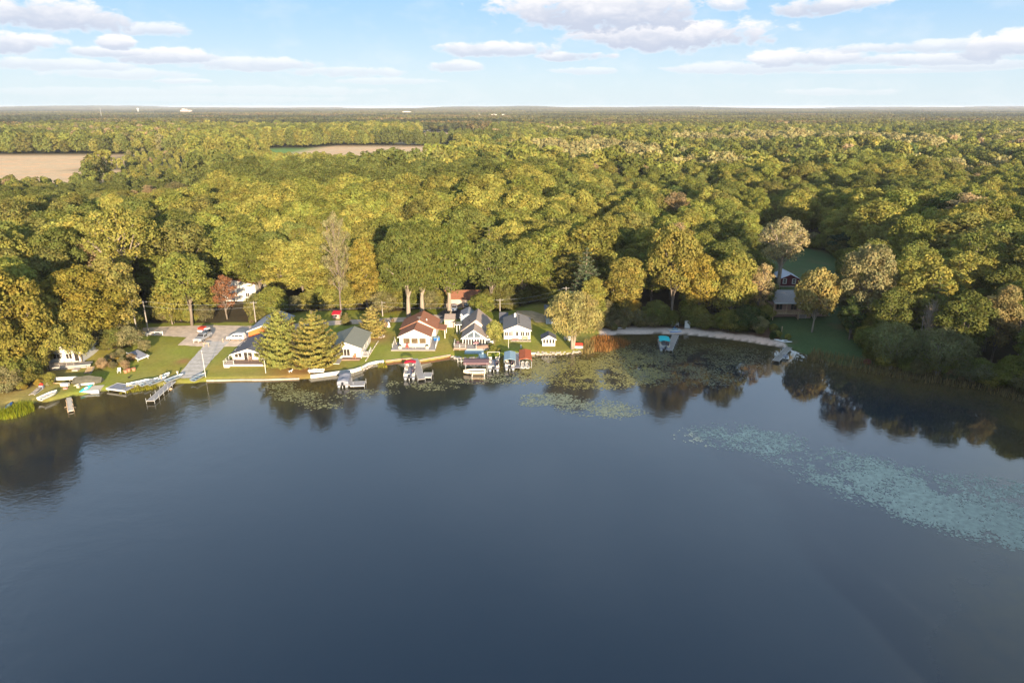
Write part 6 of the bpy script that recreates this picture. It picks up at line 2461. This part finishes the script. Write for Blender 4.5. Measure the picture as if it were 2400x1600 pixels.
for (u, v, lab) in ((460, 803, 'white sawhorse left of the grey pickup truck'), (484, 812, 'small brown wooden stand in front of the grey pickup truck')):
    x, y, z = G(u, v)
    t = thing('sawhorse', lab, 'sawhorse', (x, y, z), .1)
    m_ = TRIM if 'white' in lab else WOOD
    MB().box(-.7, .7, -.06, .06, .75, .87).build('beam', m_, t)
    for sx in (-.55, .55):
        for sy in (-.25, .25):
            MB().tube([(sx, sy * .2, .76), (sx, sy, 0)], .045, 4).build('leg', m_, t)

# ------------------------------------------------------------ poles, wires, fences
POLES = []


def utility_pole(u, v, vt, lab, arm=True):
    x, y, z = G(u, v)
    hh = z_at(x, y, vt) - z
    t = thing('utility_pole', lab, 'utility pole', (x, y, z), 0, 'utility poles along the back road')
    MB().tube([(0, 0, -.3), (0, 0, hh)], [.17, .11], 9).build('pole', OLDWOOD, t)
    if arm:
        MB().box(-.8, .8, -.04, .04, hh - .47, hh - .38).build('crossarm', OLDWOOD, t)
        for s in (-.8, .8):
            MB().tube([(s, 0, hh - .38), (s, 0, hh - .22)], .05, 6).build('insulator', GALV, t)
    POLES.append((x, y, z + hh))
    return t


utility_pole(325, 798, 700, 'taller of two poles on the left lawn by the white rail')
utility_pole(348, 778, 704, 'pole behind the white rail at the dark gap in the wood')
utility_pole(600, 757, 706, 'pole at the back road behind the orange building')
utility_pole(897, 741, 706, 'pole behind the small pale pine and the brown-roofed cottage')
utility_pole(1172, 742, 700, 'pole behind the shed of the grey-roofed cottage')
utility_pole(1325, 742, 672, 'pole in the wood behind the lakeside willow')
for i in range(1, len(POLES) - 1):
    a, b = np.array(POLES[i]), np.array(POLES[i + 1])
    for k, dz in enumerate((-.2, -1.4)):
        t = thing('power_line', '%s wire of the %s span from the left along the back road' % (('upper', 'lower')[k], ('first', 'second', 'third', 'fourth')[i - 1]), 'wire', tuple(a), 0, 'power lines along the back road')
        pts = [tuple((b - a) * f + np.array((0, 0, dz - 4 * .9 * f * (1 - f)))) for f in np.linspace(0, 1, 9)]
        MB().tube(pts, .014, 4).build('wire', GALV, t)


def mast(u, v, vt, lab, m=TRIM, r=.06, name='flagpole', ball=True):
    x, y, z = G(u, v)
    hh = z_at(x, y, vt) - z
    t = thing(name, lab, name, (x, y, z))
    MB().tube([(0, 0, -.2), (0, 0, hh)], [r, r * .7], 8).build('pole', m, t)
    if ball:
        MB().tube([(0, 0, hh), (0, 0, hh + .08), (0, 0, hh + .18)], [.05, .11, .03], 8).build('finial', m, t)
    return t


mast(483, 889, 823, 'white flagpole at the lake end of the boat ramp')
mast(623, 874, 846, 'short white pole on the lawn before the charcoal-roofed cottage', r=.07)
mast(1192, 817, 793, 'slim white pole on the lawn of the grey-roofed cottage')
x, y, z = G(1221, 816)
t = thing('water_hydrant', 'white hydrant post on the lawn right of the straight dock', 'hydrant', (x, y, z))
MB().tube([(0, 0, 0), (0, 0, .7), (0, 0, .85)], [.12, .14, .06], 8).build('body', WHITEP, t)
MB().tube([(-.2, 0, .55), (.2, 0, .55)], .07, 6).build('outlet', WHITEP, t)
mast(523, 802, 793, 'short brown post at the corner of the parking area', WOOD, .09, 'signpost', False)

a, b = G(308, 790), G(382, 787)
t = thing('rail_fence', 'white two-rail fence beside the road at the left', 'fence', a, atan2(b[1] - a[1], b[0] - a[0]))
L = math.hypot(b[0] - a[0], b[1] - a[1])
for i in range(5):
    MB().box(L * i / 4 - .07, L * i / 4 + .07, -.07, .07, -.1, .95).build('post', TRIM, t)
for zz in (.4, .78):
    MB().box(-.1, L + .1, -.1, -.072, zz, zz + .12).build('rail', TRIM, t)
# plank borders on the lawn
for (p0, p1, lab) in (((857, 846), (887, 799), 'pale timber border line on the lawn right of the olive-roofed cottage'),
                      ((924, 790), (929, 806), 'short pale timber border left of the brown-roofed cottage')):
    a, b = G(*p0), G(*p1)
    L = math.hypot(b[0] - a[0], b[1] - a[1])
    t = thing('timber_border', lab, 'border', a, atan2(b[1] - a[1], b[0] - a[0]))
    k = int(L / 2.4) + 1
    for i in range(k):
        q = L * (i + .5) / k
        gx, gy = a[0] + (b[0] - a[0]) * (i + .5) / k, a[1] + (b[1] - a[1]) * (i + .5) / k
        zz = T(gx, gy) - a[2]
        MB().box(L * i / k + .01, L * (i + 1) / k - .01, -.09, .09, zz - .2, zz + .14).build('plank', CREAM, t)
x, y, z = G(911, 766)
t = thing('garden_statue', 'white garden figure behind the small pale pine', 'statue', (x, y, z))
MB().tube([(0, 0, 0), (0, 0, .3), (0, 0, .9), (0, 0, 1.1), (0, 0, 1.35)], [.45, .4, .3, .22, .08], 8).build('figure', WHITEP, t)
x, y, z = G(893, 789)
t = thing('fire_ring', 'low ring of stones with bare earth under the small pale pine', 'fire ring', (x, y, z))
for i in range(9):
    o = bpy.data.objects.new('stone', ROCKS[i % 4])
    C.objects.link(o)
    o.parent = t
    o.scale = (.28, .22, .25)
    o.location = (.8 * cos(i * .7), .8 * sin(i * .7), .12)
    o.rotation_euler = (0, 0, i * .7)
# covered things beside the glass-fronted cottage
x, y, z = G(1133, 818)
t = thing('covered_boat', 'boat under a dark brown cover at the right of the grey deck', 'boat', (x, y, z), .15)
secs = []
for f in np.linspace(0, 1, 7):
    k = 1 - abs(2 * f - 1) ** 3 * .5
    secs.append([(-1.9 + 3.8 * f, -.85 * k, .3), (-1.9 + 3.8 * f, -.5 * k, .85), (-1.9 + 3.8 * f, 0, 1.05 * (.8 + .2 * k)), (-1.9 + 3.8 * f, .5 * k, .85), (-1.9 + 3.8 * f, .85 * k, .3)])
mb = MB().loft(secs)
mb.f.append(tuple(range(5)))
mb.f.append(tuple(range(len(mb.v) - 1, len(mb.v) - 6, -1)))
mb.build('tarp', DECK_BROWN, t)
MB().box(-1.6, 1.6, -.78, .7, .05, .29).build('hull', CREAM, t)
for (u, v, lab) in ((1146, 806, 'upper pale cushion heap right of the glass-fronted cottage'), (1153, 812, 'lower pale cushion heap beside the oval tree')):
    x, y, z = G(u, v)
    t = thing('folded_recliner', lab, 'recliner', (x, y, z), .3)
    MB().box(-.5, .5, -.4, .4, .35, .5).build('seat', WHITEP, t, bevel=.05)
    MB().add([(-.5, .38, .45), (.5, .38, .45), (.5, .75, 1.15), (-.5, .75, 1.15), (-.5, .5, .42), (.5, .5, .42), (.5, .87, 1.1), (-.5, .87, 1.1)],
             [(3, 2, 1, 0), (4, 5, 6, 7), (0, 1, 5, 4), (1, 2, 6, 5), (2, 3, 7, 6), (3, 0, 4, 7)]).build('backrest', WHITEP, t)
    for sx in (-.42, .42):
        MB().box(sx - .04, sx + .04, -.3, .3, 0, .349).build('leg', GREYC, t)

# broken weathered bands in the boat ramp and drift wood on the beach
rj = np.random.default_rng(12)
for i in range(9):
    f = (i + .5) / 9
    u, v = (510 + (438 - 510) * f, 806 + (884 - 806) * f)
    x, y, z = G(u, v)
    ribbon('ramp_joint', [(x - 2.0, y + .1), (x, y), (x + 2.0, y + .15)], [.12, .1, .12], mat('joint_grass', (.16, .15, .06), .95, .3, 3), .062, 'structure', 1.0)
# ------------------------------------------------------------ reeds, shrubs, lilies
rg = np.random.default_rng(55)


def reeds(name, label, polys, dens, hgt, tint, lean=.25, wid=.035):
    """blades rooted in shallow water or wet ground"""
    V, F, cl = [], 0, []
    for poly in polys:
        W = np.array([ray_ground(u, v) for u, v in poly])
        lo, hi = W.min(0), W.max(0)
        n = int((hi[0] - lo[0]) * (hi[1] - lo[1]) * dens)
        P = rg.uniform(lo, hi, (n, 2))
        P = P[inside(W, P[:, 0], P[:, 1])]
        nz = fbm(P[:, 0], P[:, 1], 1.4)
        P = P[rg.random(len(P)) < np.clip(.75 + .6 * nz, .08, 1)]
        Z = terrain(P[:, 0], P[:, 1])
        Z = np.maximum(Z, -.1)
        h = hgt * rg.uniform(.5, 1.15, len(P))
        a = rg.uniform(0, 2 * pi, len(P))
        d = np.stack([np.cos(a), np.sin(a)], 1) * (h * lean * rg.uniform(.2, 1, len(P)))[:, None]
        s = np.stack([-np.sin(a), np.cos(a)], 1) * wid
        q = np.zeros((len(P), 4, 3))
        q[:, 0, :2] = P + s
        q[:, 1, :2] = P - s
        q[:, 2, :2] = P + d - s * .4
        q[:, 3, :2] = P + d + s * .4
        q[:, 0, 2] = q[:, 1, 2] = Z
        q[:, 2, 2] = q[:, 3, 2] = Z + h
        V.append(q.reshape(-1, 3))
        c = np.ones((len(P), 4))
        c[:, 0] = rg.random(len(P))
        c[:, 1] = rg.random(len(P))
        cl.append(np.repeat(c, 4, axis=0))
    V = np.concatenate(V)
    me = new_mesh(name, V, quad_faces(len(V)), (LEAF,), False, np.concatenate(cl))
    o = bpy.data.objects.new(name, me)
    C.objects.link(o)
    o['tint'] = [float(c) for c in tint]
    tag(o, label, None, None, 'stuff')
    return len(V) // 4


reeds('bright_reeds', 'bright yellow-green reeds in the water at the far left', [[(-30, 985), (0, 985), (45, 980), (84, 963), (78, 948), (50, 944), (10, 962), (-30, 970)]], 60, 1.0, (.22, .24, .02))
reeds('shore_grass', 'yellow-green shore grass below the rim platform and rowboats', [[(280, 924), (368, 911), (366, 905), (310, 911), (282, 914)]], 50, .6, (.24, .22, .03))
reeds('rust_reeds', 'rust-coloured reed bed on the point right of the willow', [[(1386, 824), (1420, 826), (1462, 816), (1480, 806), (1455, 794), (1400, 788), (1384, 800)]], 32, 1.1, (.30, .145, .05))
reeds('pale_reeds', 'pale dry reeds along the shaded right shore', [[(1890, 845), (1960, 862), (2060, 880), (2160, 898), (2280, 912), (2400, 945), (2460, 965), (2450, 940), (2400, 922), (2285, 896), (2160, 882), (2060, 862), (1960, 842), (1900, 830)]], 17, 1.5, (.20, .155, .075), wid=.05)
reeds('willow_grass', 'tan reeds at the water edge under the willow', [[(1362, 832), (1392, 828), (1394, 805), (1372, 806)]], 32, 1.3, (.26, .19, .08))
reeds('wall_reeds', 'small clump of yellow reeds at the curved sea wall', [[(884, 862), (908, 862), (905, 852), (886, 854)]], 50, .6, (.24, .22, .035))

shr = []
for poly, n, s0, s1, cols in (
        ([(1400, 762), (1500, 758), (1510, 770), (1440, 781), (1400, 781)], 34, .2, .45, ('olive', 'tan', 'pale olive')),
        ([(150, 905), (100, 890), (60, 912), (20, 915), (90, 905)], 14, .15, .35, ('yellow-green', 'golden')),
        ([(230, 866), (300, 866), (310, 840), (270, 835), (230, 850)], 30, .15, .36, ('pale olive', 'golden', 'tan')),
        ([(1140, 832), (1172, 828), (1165, 815), (1142, 818)], 12, .14, .28, ('yellow-green', 'bright green')),
        ([(1805, 800), (1845, 800), (1850, 782), (1810, 775)], 12, .2, .4, ('yellow-green', 'dark green')),
        ([(1775, 790), (1800, 770), (1780, 745), (1760, 775)], 22, .25, .5, ('dark green', 'mid-green', 'olive')),
        ([(890, 782), (925, 778), (925, 755), (900, 752)], 12, .15, .3, ('tan', 'olive')),
        ([(560, 758), (650, 760), (690, 742), (600, 745)], 30, .15, .32, ('tan', 'russet', 'olive', 'bright green')),
        ([(2200, 900), (2330, 915), (2330, 903), (2200, 888)], 26, .2, .4, ('grey-green', 'tan')),
        ([(2020, 866), (2180, 890), (2180, 878), (2020, 850)], 24, .25, .5, ('olive', 'grey-green', 'russet'))):
    W = np.array([G(u, v)[:2] for u, v in poly])
    lo, hi = W.min(0), W.max(0)
    k = 0
    while k < n:
        q = rg.uniform(lo, hi)
        if inside(W, [q[0]], [q[1]])[0]:
            s = rg.uniform(s0, s1)
            c = np.array(PAL[cols[int(rg.integers(0, len(cols)))]]) * rg.uniform(.7, 1.1)
            shr.append((q[0], q[1], max(0, T(q[0], q[1])) - .05, s, s * rg.uniform(.8, 1.2), rg.uniform(0, 6), 0, *c))
        k += 1
stuff_points('shrubs', 'low shrubs and weeds along the shore and road', shr, [JOINED['bush']])


def lilies(name, label, blobs, n, size, cols, z=.012):
    """floating pads; blobs (u, v, ru, rv, weight) in photograph pixels"""
    m = mat(name, cols, .42, .35, 1.2, spec=.45)
    wts = np.array([b[4] for b in blobs], float)
    k = rg.choice(len(blobs), n, p=wts / wts.sum())
    B = np.array(blobs, float)[k]
    a = rg.uniform(0, 2 * pi, n)
    r = np.sqrt(rg.random(n)) * (1 + .15 * rg.normal(size=n))
    u = B[:, 0] + B[:, 2] * r * np.cos(a)
    v = B[:, 1] + B[:, 3] * r * np.sin(a)
    b = (v - 800) / FPX
    t = CAM_H / (sin(PITCH) + b * cos(PITCH))
    X, Y = (u - 1200) / FPX * t, (cos(PITCH) - b * sin(PITCH)) * t
    nz = fbm(X, Y, 2.6, 4.0) + .6 * fbm(X, Y, .9, 1.0)
    keep = inside(LAKE, X, Y) & (rg.random(n) < np.clip(.72 + .7 * nz, .0, 1))
    X, Y = X[keep], Y[keep]
    n = len(X)
    s = size * rg.uniform(.55, 1.3, n)
    an = np.linspace(.25, 2 * pi - .25, 7)
    ph = rg.uniform(0, 2 * pi, n)
    V = np.zeros((n, 8, 3), np.float32)
    for i, q in enumerate(an):
        V[:, i, 0] = X + s * np.cos(ph + q)
        V[:, i, 1] = Y + s * np.sin(ph + q)
        V[:, i, 2] = z + rg.uniform(0, .02, n)
    V[:, 7, 0], V[:, 7, 1], V[:, 7, 2] = X, Y, z + .005
    i8 = np.arange(n)[:, None] * 8
    F = np.concatenate([i8 + np.array([7, j, j + 1]) for j in range(6)])
    me = new_mesh(name, V.reshape(-1, 3), F, (m,))
    o = bpy.data.objects.new(name, me)
    C.objects.link(o)
    return tag(o, label, None, None, 'stuff')


lilies('sunlit_lily_pads', 'dense yellow-green lily pads off the willow point', [(1330, 870, 130, 32, 3), (1440, 850, 90, 34, 3), (1285, 860, 50, 22, 1), (1460, 880, 110, 26, 2), (1400, 896, 90, 16, 1.3), (1300, 845, 70, 10, .8), (1250, 870, 30, 18, .5)], 11000, .17, (.26, .215, .055))
lilies('shaded_lily_pads', 'dark lily pads in the shaded bay before the beach', [(1560, 858, 130, 40, 3), (1660, 840, 120, 32, 2.4), (1500, 830, 70, 26, 1.5), (1620, 880, 130, 26, 1.2)], 9000, .17, (.11, .105, .05))  # shaded copy of the sunlit pads, the shade put into the colour
lilies('pale_lily_pads', 'pale green lily pads in the open water before the point', [(1290, 932, 66, 11, 2.4), (1250, 945, 34, 7, .6), (1390, 955, 85, 20, 2.2), (1450, 965, 60, 14, 1.4), (1335, 942, 70, 9, 1.0)], 2300, .18, (.19, .20, .12))
lilies('long_lily_band', 'long teal-green band of lily pads across the right of the lake', [(1700, 1020, 95, 26, 1.3), (1790, 1035, 90, 24, 1.1), (1880, 1066, 100, 24, 1.2), (1990, 1105, 110, 36, 3.0), (2090, 1140, 120, 44, 4.4), (2200, 1175, 120, 50, 5.2), (2310, 1210, 110, 50, 4.8), (2400, 1240, 70, 45, 2.6), (2380, 1150, 60, 18, .6), (2240, 1130, 130, 18, .5)], 26000, .165, (.29, .33, .26))
lilies('sparse_lily_pads', 'sparse lily pads by the docks and below the layered pine', [(690, 926, 60, 14, 1.6), (750, 946, 55, 12, 1.0), (960, 900, 60, 8, .9), (1010, 908, 60, 7, .6), (870, 920, 60, 7, .5), (1100, 892, 60, 7, .7), (1160, 884, 30, 14, .5), (820, 930, 60, 5, .3), (1215, 890, 50, 12, .7), (660, 905, 36, 9, .5)], 2300, .17, (.24, .22, .09))
print('objects', len(scene.objects))
